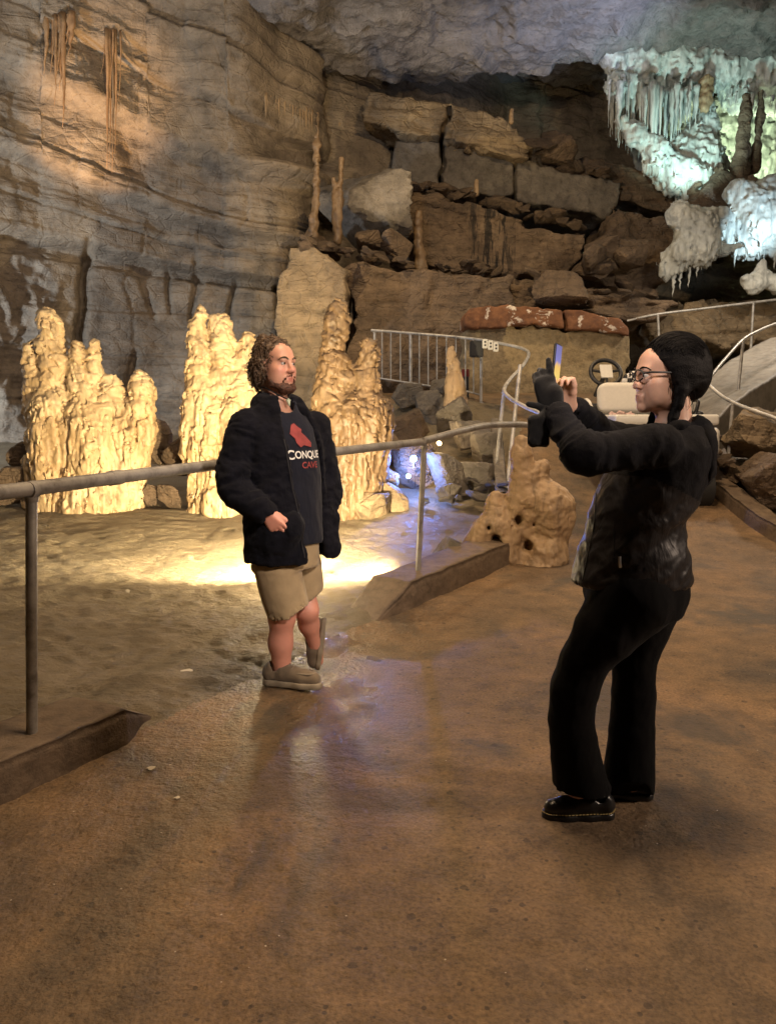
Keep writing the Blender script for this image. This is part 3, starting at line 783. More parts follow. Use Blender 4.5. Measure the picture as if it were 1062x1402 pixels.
def stalagmite(name, Y, cols, label, mat, cat='stalagmite', res=.022, flute=.045, terr=.022, lump=.028, seed=0, extra=None, group=None, k=.04, dscale=.8, base=None, flz=9):
    """columns of stacked lumps: each col is a list of (px,py,radius in px, depth offset m)"""
    pts = []
    for c in cols:
        q = [(P(a[0], a[1], Y + (a[3] if len(a) > 3 else 0)), a[2] * Y / FPX) for a in c]; pts.append(q)
    allp = np.array([p for c in pts for p, r in c]); rm = max(r for c in pts for p, r in c)
    s = SDF(allp.min(0) - rm - .15, allp.max(0) + rm + .15, res)
    for c in pts:
        if len(c) == 1: s.cone(c[0][0], c[0][0] + [0, 0, .01], c[0][1], c[0][1], k)
        for (p, r), (p2, r2) in zip(c[:-1], c[1:]): s.cone(p, p2, r, r2, k)
    if extra: extra(s)
    zt = allp[:, 2].max(); zb = allp[:, 2].min()
    def dsp(p):
        q = p + seed * 5.1
        h = (p[:, 2] - zb) / (zt - zb)
        low = ss(.62, .3, h)
        o = -lump * fbm(q * [2.2, 2.2, 1.8], 3) - lump * .9 * fbm(q * [6, 6, 6.5], 3)
        o = o - flute * low * ridged(q * [7, 7, .9], 3, 2.0, .55) * .7 + flute * low * .15
        tq = p[:, 2] * flz * .8 + 2.6 * pn(q * [1.5, 1.5, 1.1]) + .9 * pn(q * 4.5)
        saw = tq - np.floor(tq)
        o = o + terr * (1 - .6 * low) * (saw ** 2 - .4)
        if flute > .03: o = o + (.055 * np.exp(-(pn(q * [4.6, 4.6, .55] + [0, 0, .3]) / .045) ** 2) * ss(.68, .40, h) + .030 * np.exp(-(pn(q * [7, 7, 2.2] + 40) / .05) ** 2) + .022 * np.exp(-(pn(q * [3.5, 3.5, 7] + 80) / .05) ** 2) * ss(.2, .5, h))
        o = o - .009 * ridged(q * [18, 18, 14], 2)
        return o
    s.near(dsp, .25)
    V, Fq = s.mesh(0); V, Fq = biggest(V, Fq)
    o = obj(name, mesh_from(name, V, Fq), mat, loc=(allp[:, 0].mean(), Y, zb))
    return tag(o, label, cat, group)

# broad one at the left
stalagmite('stalagmite', 9.6, [
    [(66, 434, 12), (68, 442, 15), (72, 452, 15), (70, 462, 12), (68, 476, 16), (74, 500, 20), (72, 530, 22), (76, 560, 34), (84, 600, 42), (90, 690, 46)],
    [(40, 478, 7), (44, 495, 9), (50, 520, 16), (56, 560, 22)],
    [(106, 474, 9), (108, 490, 13), (110, 510, 15), (118, 540, 24), (130, 590, 46), (132, 690, 50)],
    [(130, 472, 8), (128, 490, 11), (128, 520, 14), (128, 548, 20)],
    [(150, 524, 12), (152, 534, 16), (150, 556, 26)],
    [(190, 520, 11), (194, 534, 16), (192, 560, 18), (184, 590, 28), (166, 640, 34), (160, 690, 34)],
    [(118, 650, 26, -.25), (122, 690, 46, -.15)],
    [(60, 640, 26), (62, 690, 26)]],
    'broad cream stalagmite cluster with blunt columns, leftmost behind the rail', M_CALC, seed=1, res=.016)
# tall one, partly behind the man
stalagmite('stalagmite', 9.5, [
    [(274, 418, 6), (274, 432, 9), (270, 448, 12), (274, 470, 15), (276, 510, 20), (284, 560, 32), (290, 610, 40)],
    [(300, 446, 15), (304, 470, 17), (304, 500, 18), (306, 530, 24)],
    [(340, 464, 8), (337, 478, 10), (334, 492, 12), (336, 520, 20), (330, 570, 36), (320, 640, 44), (310, 690, 46)],
    [(276, 622, 18, -.1), (282, 640, 22, -.1), (290, 700, 30, -.1)],
    [(302, 690, 24, -.35)]],
    'tall slender stalagmite cluster rising beside the man in the dark jacket', M_CALC, seed=2, res=.016)
# wide one, right of the man
stalagmite('stalagmite', 9.0, [
    [(505, 476, 11), (505, 488, 13), (500, 506, 13), (498, 520, 20), (498, 545, 25), (494, 575, 44), (488, 610, 42), (482, 650, 38), (474, 692, 34)],
    [(460, 500, 20), (466, 520, 18), (462, 540, 18), (470, 570, 34)],
    [(462, 424, 13), (462, 440, 14), (458, 460, 12), (456, 490, 16), (450, 540, 18), (452, 590, 22)],
    [(492, 424, 14, .3), (496, 450, 14, .3), (500, 480, 10, .3)],
    [(520, 560, 16), (512, 600, 18), (505, 660, 16), (500, 694, 14)]],
    'wide bell shaped stalagmite right of the man with a knobbly top', M_HONEY, seed=3, flute=.05, res=.016)
# driftwood like one at the end of the nearer kerb
def holes(s):
    for (a, b, Y, r) in ((680, 742, 6.93, .075), (669, 722, 6.95, .035), (711, 714, 6.90, .05), (733, 720, 6.86, .04), (724, 748, 6.93, .07)):
        c = P(a, b, Y); s.ell(c, (r, .17, r * 1.3), .03, 'sub')
stalagmite('stalagmite', 7.05, [
    [(714, 606, 9), (714, 622, 11), (718, 640, 13), (722, 660, 18), (716, 680, 20), (712, 700, 18), (706, 730, 16), (700, 765, 18)],
    [(722, 662, 18), (738, 682, 27), (752, 694, 31), (754, 716, 24), (750, 738, 20, .05), (744, 760, 30), (740, 775, 36)],
    [(772, 686, 13), (768, 704, 15), (760, 726, 14)], [(744, 638, 8), (737, 648, 12), (728, 650, 10)], [(740, 655, 9), (730, 662, 12)],
    [(678, 680, 7), (675, 690, 8), (679, 704, 11), (682, 722, 15), (690, 745, 15), (694, 768, 16)],
    [(679, 704, 11), (664, 726, 14), (654, 745, 15), (645, 762, 16)],
    [(690, 716, 10, .12), (676, 750, 18, .15)]],
    'twisted tan stalagmite with hollows, like driftwood, at the end of the kerb', M_TAN, res=.012, flute=.02, terr=.004, lump=.020, seed=4, extra=holes, k=.055)
stalagmite('stalagmite', 11.4, [[(618, 478, 4), (620, 500, 8), (622, 530, 12), (624, 552, 15)]], 'pointed tan stalagmite standing in front of the far railing', M_TAN, res=.02, flute=.02, terr=.02, lump=.02, seed=5)
stalagmite('stalagmite', 15.2, [[(434, 172, 2.4), (433, 200, 3.8), (434, 250, 3.4), (430, 300, 4.2), (426, 326, 8)]], 'thin tall pole shaped stalagmite on top of the pale front block', M_HONEY, res=.025, flute=.01, terr=.03, lump=.03, seed=6, k=.05)
stalagmite('stalagmite', 15.5, [[(467, 218, 2.2), (466, 240, 3), (465, 275, 4), (462, 330, 5)], [(457, 244, 2.4), (458, 270, 3.6), (460, 330, 4)]], 'short twin stalagmite behind the pole shaped one', M_HONEY, res=.025, flute=.01, terr=.02, lump=.02, seed=7, k=.04)
stalagmite('stalagmite', 16.2, [[(573, 292, 4), (572, 320, 5), (574, 350, 5.5), (576, 366, 9)]], 'stub stalagmite against the left end of the drip stained block', M_HONEY, res=.03, flute=.01, terr=.02, lump=.03, seed=8, k=.05)
for a, b, h, l in ((652, 248, 18, 'stub stalagmite on the middle ledge of the pile'), (700, 150, 16, 'tiny stub stalagmite on top of the tan slab')):
    stalagmite('stalagmite', 17.4, [[(a, b, 2.2), (a, b + h, 3)]], l, M_TAN, res=.03, flute=.0, terr=.01, lump=.01, seed=9, k=.03)

# ---- lit flowstone in the upper right alcove
def drip(name, top, length, r, seed, mat, parent=None, sag=0.0, n=7, m=10):
    rs = np.random.RandomState(seed); pts = []; rr = []
    for k in range(m + 1):
        t = k / m
        pts.append(np.array(top) + [sag * t * t + rs.normal() * r * .12, rs.normal() * r * .12, -length * t])
        rr.append(r * ((1 - t) ** 1.05 * .93 + .07) * (1 + .18 * rs.normal()) if k < m else r * .05)
    V, Fc = tube(pts, rr, n)
    return obj(name, mesh_from(name, V, Fc), mat, parent)
def flow(name, Y, cols, label, mat=None, res=.04, seed=0, flute=.11, lump=.045, terr=.04, k=.2, extra=None, cat='flowstone', flz=2.2):
    return stalagmite(name, Y, cols, label, mat or M_WHITE, cat, res, flute, terr, lump, seed, extra, k=k, flz=flz)
# canopy under the ceiling with its stalactite fringe
canopy = flow('flowstone_canopy', 18.2, [[(838, 75, 20, .3), (880, 77, 24, .3), (930, 83, 24, .3), (990, 89, 26, .3), (1060, 87, 34, .3), (1130, 87, 40, .3)],
                                        [(846, 118, 14, .2), (870, 130, 14, .3), (900, 128, 12, .3)], [(1010, 128, 20, .5), (1070, 130, 20, .5), (1130, 130, 20, .5)]],
              'blue white flowstone canopy under the ceiling at the upper right, fringed with stalactites', seed=11, res=.045, lump=.07)
rs_ = np.random.RandomState(8)
for kx in range(72):
    a = rs_.uniform(832, 962); yb = np.interp(a, [832, 850, 880, 905, 930, 962], [190, 196, 222, 255, 190, 165]) * rs_.uniform(.88, 1.03)
    Y = 18.2 + rs_.uniform(-.35, .5); t = P(a, rs_.uniform(108, 124), Y); e = P(a, yb, Y)
    drip('stalactite', t, max(.3, t[2] - e[2]), rs_.choice((.03, .045, .06, .10)) * rs_.uniform(.7, 1.2), 200 + kx, M_WHITE, canopy)
for kx in range(26):
    a = rs_.uniform(965, 1100); Y = 18.3 + rs_.uniform(-.3, .4)
    t = P(a, rs_.uniform(120, 134), Y)
    drip('stalactite', t, rs_.uniform(.15, .7), rs_.uniform(.03, .06), 300 + kx, M_WHITE, canopy)
# curtain far behind it, lit green
curtain = flow('flowstone_curtain', 20.3, [[(880 + 22 * i, 150, 13), (880 + 22 * i, 200 + (i % 3) * 10, 12), (882 + 22 * i, 250 + (i % 4) * 8, 8)] for i in range(11)],
               'pale greenish flowstone curtain at the back of the upper right alcove', seed=12, res=.06, flute=.16, lump=.08, k=.2)
flow('flowstone_dome', 18.7, [[(966, 150, 13), (964, 166, 11), (966, 178, 17), (954, 205, 28), (948, 230, 34), (946, 262, 32)], [(920, 214, 22), (908, 236, 16)]],
     'bright white flowstone dome standing in the upper right alcove', seed=13, res=.035, lump=.09)
flow('flowstone_slope', 18.1, [[(852, 168, 8), (872, 186, 12), (900, 210, 14), (930, 236, 18), (955, 262, 24), (985, 268, 14)], [(900, 226, 12), (925, 246, 14)]],
     'white flowstone ramp running down below the stalactite fringe', seed=14, res=.045, lump=.06)
flow('flowstone_fall', 16.9, [[(1010, 262, 16), (1030, 285, 24), (1036, 312, 26), (1024, 336, 14)], [(1050, 260, 18), (1064, 300, 26), (1062, 336, 12)], [(985, 300, 14), (994, 318, 12)], [(1100, 280, 30), (1100, 330, 20)]],
     'blue white flowstone cascade ending in teeth at the right edge', seed=15, res=.04, flute=.12)
fall = bpy.data.objects['flowstone_fall']
for kx in range(22):
    a = rs_.uniform(1006, 1090); Y = 16.9 + rs_.uniform(-.3, .2); t = P(a, rs_.uniform(320, 334), Y)
    drip('stalactite', t, rs_.uniform(.2, .55), rs_.uniform(.04, .08), 400 + kx, M_WHITE, fall)
flow('flowstone_ledge', 16.3, [[(930, 292, 16), (950, 305, 18), (962, 322, 20), (958, 346, 16)], [(940, 330, 16), (925, 352, 12), (912, 372, 8)], [(975, 296, 12), (990, 296, 12)]],
     'pale flowstone lip hanging beside the black opening', seed=16, res=.04, flute=.1)
ledge = bpy.data.objects['flowstone_ledge']
for kx, (a, b, L) in enumerate(((968, 300, .75), (976, 300, .95), (984, 302, .5), (955, 345, .5), (944, 352, .6), (932, 362, .5), (922, 372, .5), (961, 335, .5))):
    drip('stalactite', P(a, b, 16.3), L, .06, 460 + kx, M_WHITE, ledge)
stalagmite('column', 17.6, [[(1022, 132, 4), (1020, 160, 6), (1016, 190, 6), (1014, 214, 8), (1012, 240, 13)]], 'dark knobbly cave column before the green curtain, left of its thinner twin', M_DARK, 'cave column', .035, .01, .03, .05, 17, k=.06)
stalagmite('column', 17.7, [[(1042, 126, 3.5), (1040, 160, 4), (1036, 200, 4.5), (1032, 230, 7)]], 'thin straight dark cave column at the right end of the green curtain', M_DARK, 'cave column', .035, .01, .02, .03, 18, k=.06)
stalagmite('column', 18.0, [[(968, 112, 9), (966, 128, 7), (964, 144, 8)]], 'short brown cave column hanging above the white dome', M_TAN, 'cave column', .035, .01, .03, .06, 19, k=.08)
slab('rock_slab', [(930, 300), (946, 262), (985, 242), (1000, 226), (1040, 232), (1062, 252), (1100, 262), (1110, 300), (1050, 300), (1010, 306), (970, 312)], 17.2, 4.6,
     'brown rock hump in front of the dome at the upper right', 'rock slab', M_DARK, amp=.16, strat=.04, bed=.3, seed=9, lean=.1)
flow('flowstone_cone', 15.6, [[(1044, 362, 3), (1042, 376, 7), (1040, 388, 10)], [(1022, 384, 7), (1030, 392, 8)], [(1058, 384, 7), (1064, 392, 9)]],
     'small white flowstone cone by the upper railing at the right edge', seed=20, res=.03, lump=.03, flute=.03, k=.1)
wall_bvh = BVHTree.FromPolygons([Vector(map(float, v)) for v in wV], [tuple(map(int, f)) for f in wF])
def on_wall(px, py):
    d = P(px, py, 10.0) - np.array([0, 0, CAMZ]); d /= np.linalg.norm(d); h = wall_bvh.ray_cast(Vector((0, 0, CAMZ)), Vector(d))
    return np.array(h[0])
# rusty drapery and soda straws on the left wall
for i, (a, b, b2, Y, r, l) in enumerate(((82, 28, 172, 13.9, .085, 'rust brown dripstone curtain hanging high on the left wall'), (160, 52, 232, 14.6, .055, 'slim orange dripstone curtain hanging right of the rust brown one'))):
    s_ = on_wall(a, b); Y = s_[1] - .12; s_ = P(a, b - 14, Y); e_ = P(a - 6, b2, Y)
    t = thing('dripstone_curtain', s_, l, 'stalactite')
    rs2 = np.random.RandomState(30 + i)
    for k in range(11 if i == 0 else 9):
        f = rs2.uniform(.25, 1) if k else 1
        drip('stalactite', s_ + np.array([rs2.uniform(-.30, .2), rs2.uniform(0, .2), 0]), (s_[2] - e_[2]) * f, r * rs2.uniform(.35, .8), 500 + 10 * i + k, M_RUST, t, sag=-.1)
t = thing('stalactite_cluster', on_wall(400, 145), 'row of little stalactites under the ledge above the thin stalagmite', 'stalactite')
for k in range(34):
    a = rs_.uniform(362, 470); q = on_wall(a, np.interp(a, [362, 412, 440, 470], [128, 146, 158, 168]))
    drip('stalactite', q + [0, .03, .04], rs_.uniform(.15, .55), rs_.uniform(.012, .03), 600 + k, M_TAN, t, m=5)
# ================================================================== kerbs, railings, ramp, wall, lamps, cart
def mat_pipe(name, col, rust=.35, metal=.35, rough=.45):
    t = NT(name); v = t.coord()
    n = t.noise(v, 9, 7, .7); n2 = t.noise(v, 45, 4, .6)
    c = t.ramp(n, [(.35, tuple(x * .55 for x in col)), (.55, col), (.75, tuple(min(1, x * 1.15) for x in col))])
    m = t.ramp(n, [(.30, 1.0), (.42, 0.0)])
    c = t.mix(t.math('MULTIPLY', m, rust), c, (.10, .05, .025))
    t.l(c, t.b.inputs['Base Color']); t.set(Metallic=metal)
    t.l(t.ramp(n2, [(.3, rough - .1), (.7, rough + .15)]), t.b.inputs['Roughness'])
    t.bump(n2, .25, .004); return t.m
M_PIPE = mat_pipe('worn grey pipe', (.34, .32, .29))
M_PIPEW = mat_pipe('pale painted pipe', (.52, .50, .46), .2)
M_KERB = rock('damp concrete kerb', (.085, .060, .040), (.14, .098, .062), (.185, .135, .088), rough=.7, bump=.5, scale=3, bd=.02)

def kerb(a, b, width, height, taper_a=0, taper_b=0, seed=0, mat=None, name='kerb'):
    a = np.array(a, float); b = np.array(b, float); u = (b - a); L = np.linalg.norm(u); u /= L
    n = np.array([-u[1], u[0]])                          # to the left of the walking direction a->b
    if width < 0: n = -n; width = -width
    nl, nw = int(L / .02) + 2, 26
    prof = []                                            # (offset across, height) around the kerb section
    for t in np.linspace(-.08, 1, 9): prof.append((0.0 if t < 1 else .012, height * t))
    for t in np.linspace(.03, .97, 10): prof.append((width * t, height + .006 * math.sin(t * 3.1)))
    for t in np.linspace(1, -.3, 7): prof.append((width, height * t))
    V = []
    for i in range(nl):
        s = L * i / (nl - 1); hsc = 1.0
        if taper_a: hsc = min(hsc, max(0, s / taper_a))
        if taper_b: hsc = min(hsc, max(0, (L - s) / taper_b))
        wsc = 1.0
        if taper_b and L - s < taper_b: wsc = .35 + .65 * (L - s) / taper_b
        if taper_a and s < taper_a: wsc = .8 + .2 * s / taper_a
        for o, h in prof:
            p = a + u * s + n * (o * wsc + width * (1 - wsc) * (.7 if taper_b and L - s < taper_b else .3)); V.append((p[0], p[1], gz(*p) * 0 + base_z(p) + (h * hsc if h > 0 else h)))
    V = np.array(V, np.float32)
    V += .008 * np.stack([fbm(V * 5 + k * 9 + seed, 4) for k in range(3)], -1) + .012 * np.array([0, 0, 1]) * fbm(V * 1.5, 2)[:, None]
    return obj(name, mesh_from(name, V, grid_faces(nl, len(prof))), mat or M_KERB)
def base_z(p):
    return float(z_path(p[1]))
u1 = np.array([.48, .877])
k1 = kerb(np.array([-.97, 3.44]) - u1 * 4.2, (-.97, 3.44), .34, .155, taper_b=.30, seed=1); k1['kind'] = 'structure'
k2 = kerb((-.05, 5.20), (1.17, 7.0), .36, .20, taper_a=.42, seed=2); k2['kind'] = 'structure'
k3 = kerb((3.86, 3.6), (3.80, 9.9), -.22, .17, seed=3); k3['kind'] = 'structure'
# kerb of the upper part, beside the tall posts
k4 = kerb((1.36, 8.7), (1.62, 11.2), .14, .16, seed=4, mat=M_GREY); k4['kind'] = 'structure'

def rail_thing(name, rail, r, label, posts=(), pr=None, mat=None, extra=None, base=None, group=None, n=8):
    pts = [P(*q) for q in rail]
    t = thing(name, base if base is not None else pts[0] * np.array([1, 1, 0]), label, 'railing', group)
    mb = MB(); mb.tube(smooth_path(pts, n), r, 12); obj('handrail', mb.mesh('handrail'), mat or M_PIPE, t)
    for q in posts:
        a = P(q[0], q[1], q[4] if len(q) > 4 else q[2 + 2 - 0]); b = P(q[2], q[3], q[5] if len(q) > 5 else q[4])
        mb = MB(); mb.tube([a, a * .5 + b * .5, b - np.array([0, 0, .05])], pr or r * .8, 12)
        mb.tube([b - np.array([0, 0, .02]), b + np.array([0, 0, .006]), b + np.array([0, 0, .012])], [(pr or r * .8) * 2.3, (pr or r * .8) * 2.3, (pr or r * .8) * 1.9], 16); mb.tube([a - np.array([0, 0, r * 1.5]), a - np.array([0, 0, r * .8])], [(pr or r * .8) * 1.05, (pr or r * .8) * 1.3], 12)
        obj('post', mb.mesh('post'), mat or M_PIPE, t)
    return t
t = rail_thing('railing', [(-420, 722, 1.6), (-160, 692, 2.3), (43, 669, 2.95), (300, 636, 4.2), (560, 607, 5.75), (582, 603, 5.9), (630, 590, 6.4), (671, 582, 7.0), (728, 582, 7.55), (756, 590, 7.7)], .029,
               'worn grey pipe railing behind the man, dividing the path from the cave floor', ((43, 672, 43, 1018, 2.95), (581, 606, 571, 800, 5.9, 5.93), (-330, 712, -330, 1300, 1.8)), .0215)
mb = MB(); mb.tube([P(150, 655, 3.42), P(165, 653, 3.5)], .0335, 14); obj('pipe_coupling', mb.mesh('pipe_coupling'), M_PIPE, t)
mb = MB(); mb.tube([P(38, 671, 2.93), P(48, 669.5, 2.97)], .034, 14); obj('pipe_coupling', mb.mesh('pipe_coupling'), M_PIPE, t)
# far railing with balusters
t = rail_thing('railing', [(508, 452, 13.1), (560, 456, 13), (640, 463, 12.7), (690, 471, 12), (722, 481, 11.5), (716, 500, 10.8), (700, 517, 10.1), (690, 533, 9.6), (697, 544, 9.3), (715, 555, 8.9), (740, 566, 8.6), (765, 575, 8.4)], .024,
               'pale railing with thin upright bars before the rock pile, curving down',
               ((562, 456, 562, 534, 13, 13), (513, 453, 513, 528, 13.1, 13.1), (659, 467, 658, 552, 12.5, 12.5), (690, 534, 678, 650, 9.6, 9.6), (712, 500, 692, 684, 9.9, 9.0)), .024, M_PIPEW)
bal = [523, 535, 548, 574, 586, 598, 611, 624, 637, 648]
for a in bal:
    yt = np.interp(a, [508, 560, 640, 690], [452, 456, 463, 471]); yb = np.interp(a, [508, 640, 690], [516, 536, 546]); Y = np.interp(a, [508, 640, 690], [13.1, 12.7, 12])
    mb = MB(); mb.tube([P(a, yt, Y), P(a, yb, Y)], .011, 8); obj('baluster', mb.mesh('baluster'), M_PIPEW, t)
mb = MB(); mb.tube([P(508, 516, 13.1), P(640, 536, 12.7), P(659, 541, 12.5)], .014, 8); obj('bottom_rail', mb.mesh('bottom_rail'), M_PIPEW, t)
# right hand railings
rail_thing('railing', [(858, 439, 15.2), (900, 430, 15.2), (965, 422, 15.3), (1030, 414, 15.4), (1130, 402, 15.6)], .024, 'straight pale railing high at the right below the flowstone',
           ((900, 431, 902, 468, 15.2, 15.2), (1031, 415, 1027, 486, 15.4, 15.4)), .024, M_PIPEW)
t = rail_thing('railing', [(1180, 415, 14), (1110, 427, 13), (1062, 443, 12.3), (1040, 452, 11.9), (1017, 465, 11.5), (992, 492, 10.8), (978, 509, 10.4), (970, 521, 10.2), (974, 531, 10.0), (1003, 551, 9.7), (1062, 573, 9.2), (1130, 602, 8.7)], .022,
           'bent pale railing along the ramp right of the woman',
           ((1017, 467, 1005, 585, 11.4, 11.2), (1003, 552, 993, 668, 9.7, 9.7), (1130, 602, 1124, 745, 8.7, 8.7), (1100, 430, 1096, 520, 12.9, 12.9)), .022, M_PIPEW)

# ramp climbing to the right
def ramp():
    near = [P(962, 600, 9.7), P(985, 568, 10.3), P(1025, 538, 11.0), P(1062, 514, 11.6), P(1130, 480, 12.6), P(1260, 430, 14.5)]
    far = [P(930, 560, 11.6), P(952, 535, 12.2), P(985, 505, 13.0), P(1020, 480, 13.8), P(1085, 452, 14.8), P(1200, 415, 16.4)]
    A = np.array(smooth_path(near, 14)); B = np.array(smooth_path(far, 14)); nr = 26
    rows = [A + np.array([0, .02, -.9]), A + np.array([0, 0, -.03]), A]
    rows += [A * (1 - t) + B * t for t in np.linspace(.04, 1, nr)] + [B - np.array([0, 0, .5])]
    V = np.array(rows).transpose(1, 0, 2)
    nu, nv = V.shape[:2]; V = V.reshape(-1, 3).astype(np.float32); V[:, 2] += .03 * fbm(V * 1.8, 4)
    return mesh_from('ramp', V, grid_faces(nu, nv))
M_RAMP = rock('pale worn ramp concrete', (.20, .175, .145), (.27, .24, .20), (.33, .30, .255), rough=.6, bump=.35, scale=1.5, bd=.02)
struct('ramp', ramp(), M_RAMP)
slab('rock_bank', [(880, 452), (905, 424), (960, 402), (1010, 396), (1070, 398), (1150, 390), (1160, 470), (1000, 480), (900, 478)], 15.9, 2.0, 'tan rock bank behind the straight high railing at the right', 'rock', M_SLAB, amp=.16, strat=.04, bed=.3, seed=14, lean=.5)

# low wall with red capping stones at the end of the path
M_PLASTER = rock('rough yellow brown wall render', (.24, .17, .085), (.32, .24, .13), (.38, .29, .17), rough=.85, bump=.8, scale=2.6, bd=.03)
def mat_red():
    t = NT('flaking rust red stone'); v = t.coord()
    n = t.noise(v, 4.2, 7, .7, .5); n2 = t.noise(v, 9, 6, .65); n3 = t.noise(v, 1.1, 3, .5)
    c = t.ramp(n2, [(.3, (.095, .036, .014)), (.55, (.175, .070, .026)), (.75, (.23, .10, .043))])
    m = t.ramp(t.math('ADD', t.math('MULTIPLY', n, .65), t.math('MULTIPLY', n3, .35)), [(.585, 0), (.60, 1)])
    c = t.mix(m, c, (.66, .56, .46)); t.l(c, t.b.inputs['Base Color']); t.set(Roughness=.75)
    b = t.bump(m, .5, .02); t.bump(n2, .6, .03, b); return t.m
M_RED = mat_red()
wall = slab('stone_wall', [(638, 455), (640, 446), (700, 444), (775, 446), (862, 458), (864, 552), (636, 552)], 14.0, .9, 'low yellow brown rendered wall under red capping stones at the end of the path', 'wall', M_PLASTER, res=.03, amp=.035, strat=.01, bed=.8, seed=10, lean=0, rnd=.04)
for pix, sd in (([(638, 448), (638, 430), (650, 420), (690, 416), (776, 420), (776, 449), (700, 447)], 11), ([(778, 449), (778, 420), (815, 424), (850, 432), (861, 440), (862, 460), (820, 455)], 12)):
    o = slab('capping_stone', pix, 13.85, .95, '', '', M_RED, res=.028, amp=.025, strat=.01, bed=.2, seed=sd, lean=.12, rnd=.025, warp=.3, blk=.1)
    for kk in ('label', 'category'): del o[kk]
    mw = o.matrix_basis.copy(); o.parent = wall; o.location = Vector(o.location) - wall.location

# little boxes on the far railing
M_BLACK = plain('black plastic', (.016, .016, .018), .5)
M_WBOX = plain('white plastic box', (.70, .68, .62), .5, var=.06)
t = thing('speaker_box', P(652, 478, 12.45), 'small black speaker box fixed on the far railing', 'speaker')
mb = MB(); c = P(652, 478, 12.42); mb.box(c, (.105, .06, .125)); obj('housing', mb.mesh('housing', True, .012), M_BLACK, t)
mb = MB(); mb.box(c - np.array([0, .063, 0]), (.085, .004, .10)); obj('grille', mb.mesh('grille', True, .004), plain('dark speaker grille', (.03, .03, .03), .7, bump=1, bscale=300), t)
for k, (a, b) in enumerate(((663.5, 470.5), (671, 472.5), (678.5, 475))):
    c = P(a, b, 12.2 - .03 * k)
    t = thing('socket_box', c, ('left', 'middle', 'right')[k] + ' one of three white socket boxes on the far railing beside the speaker', 'socket box', 'white boxes on the far railing')
    mb = MB(); mb.box(c, (.037, .04, .07)); obj('housing', mb.mesh('housing', True, .008), M_WBOX, t)
    mb = MB()
    for dz in (-.025, .025): mb.box(c + np.array([0, -.042, dz]), (.014, .003, .014))
    obj('socket', mb.mesh('socket', False), M_BLACK, t)
t = thing('warning_lamp', P(637, 516, 12.9), 'small red lamp on a dark stub behind the pointed stalagmite', 'lamp')
mb = MB(); c = P(637, 508, 12.9); mb.tube([c - np.array([0, 0, .09]), c + np.array([0, 0, .03])], [.07, .06], 14); obj('lens', mb.mesh('lens'), plain('red lamp glass', (.12, .012, .01), .35), t)
mb = MB(); mb.tube([c - np.array([0, 0, .42]), c - np.array([0, 0, .09])], .06, 14); obj('stub', mb.mesh('stub'), M_BLACK, t)

# show lamps standing among the rocks
def emis(name, col, s):
    t = NT(name); t.set(Emission_Strength=s); t.b.inputs['Emission Color'].default_value = (*col, 1); t.b.inputs['Base Color'].default_value = (*col, 1); return t.m
def flood(pix, Y, aim, r, lens_mat, label, cat='lamp'):
    c = P(*pix, Y); a = np.array(aim, float); a /= np.linalg.norm(a)
    t = thing('flood_lamp', c - np.array([0, 0, r * 1.6]), label, cat)
    mb = MB(); mb.tube([c - a * r * 1.5, c - a * r * 1.2, c - a * .1 * r, c + a * .12 * r], [r * .5, r * .85, r, r * 1.06], 18); obj('housing', mb.mesh('housing'), M_BLACK, t)
    mb = MB(); mb.tube([c + a * .13 * r, c + a * .2 * r, c + a * .24 * r], [r * .92, r * .8, r * .3], 18); obj('lens', mb.mesh('lens'), lens_mat, t)
    mb = MB(); mb.tube([c - np.array([0, 0, r * .9]), c - np.array([0, 0, r * 2.4])], r * .22, 8); obj('bracket', mb.mesh('bracket'), M_BLACK, t)
    return t
L_BLUE = emis('blue lamp lens', (.28, .50, 1.0), 14); L_WARM = emis('warm lamp lens', (1, .72, .38), 12); L_CREAM = emis('cream lamp lens', (1, .85, .6), 20)
flood((566, 628, ), 9.35, (-.2, -.95, .2), .045, L_BLUE, 'upper of two blue flood lamps glaring between the dark boulders')
flood((559, 652, ), 9.2, (-.3, -.9, .2), .032, L_BLUE, 'lower of two blue flood lamps glaring between the dark boulders')
flood((601, 607, ), 10.2, (.1, -.9, .4), .035, L_WARM, 'small warm lamp shining among the tan boulders under the rail')
flood((399, 764, ), 6.02, (-.15, .95, .25), .07, L_CREAM, 'cream flood lamp on the mud floor right behind the man')

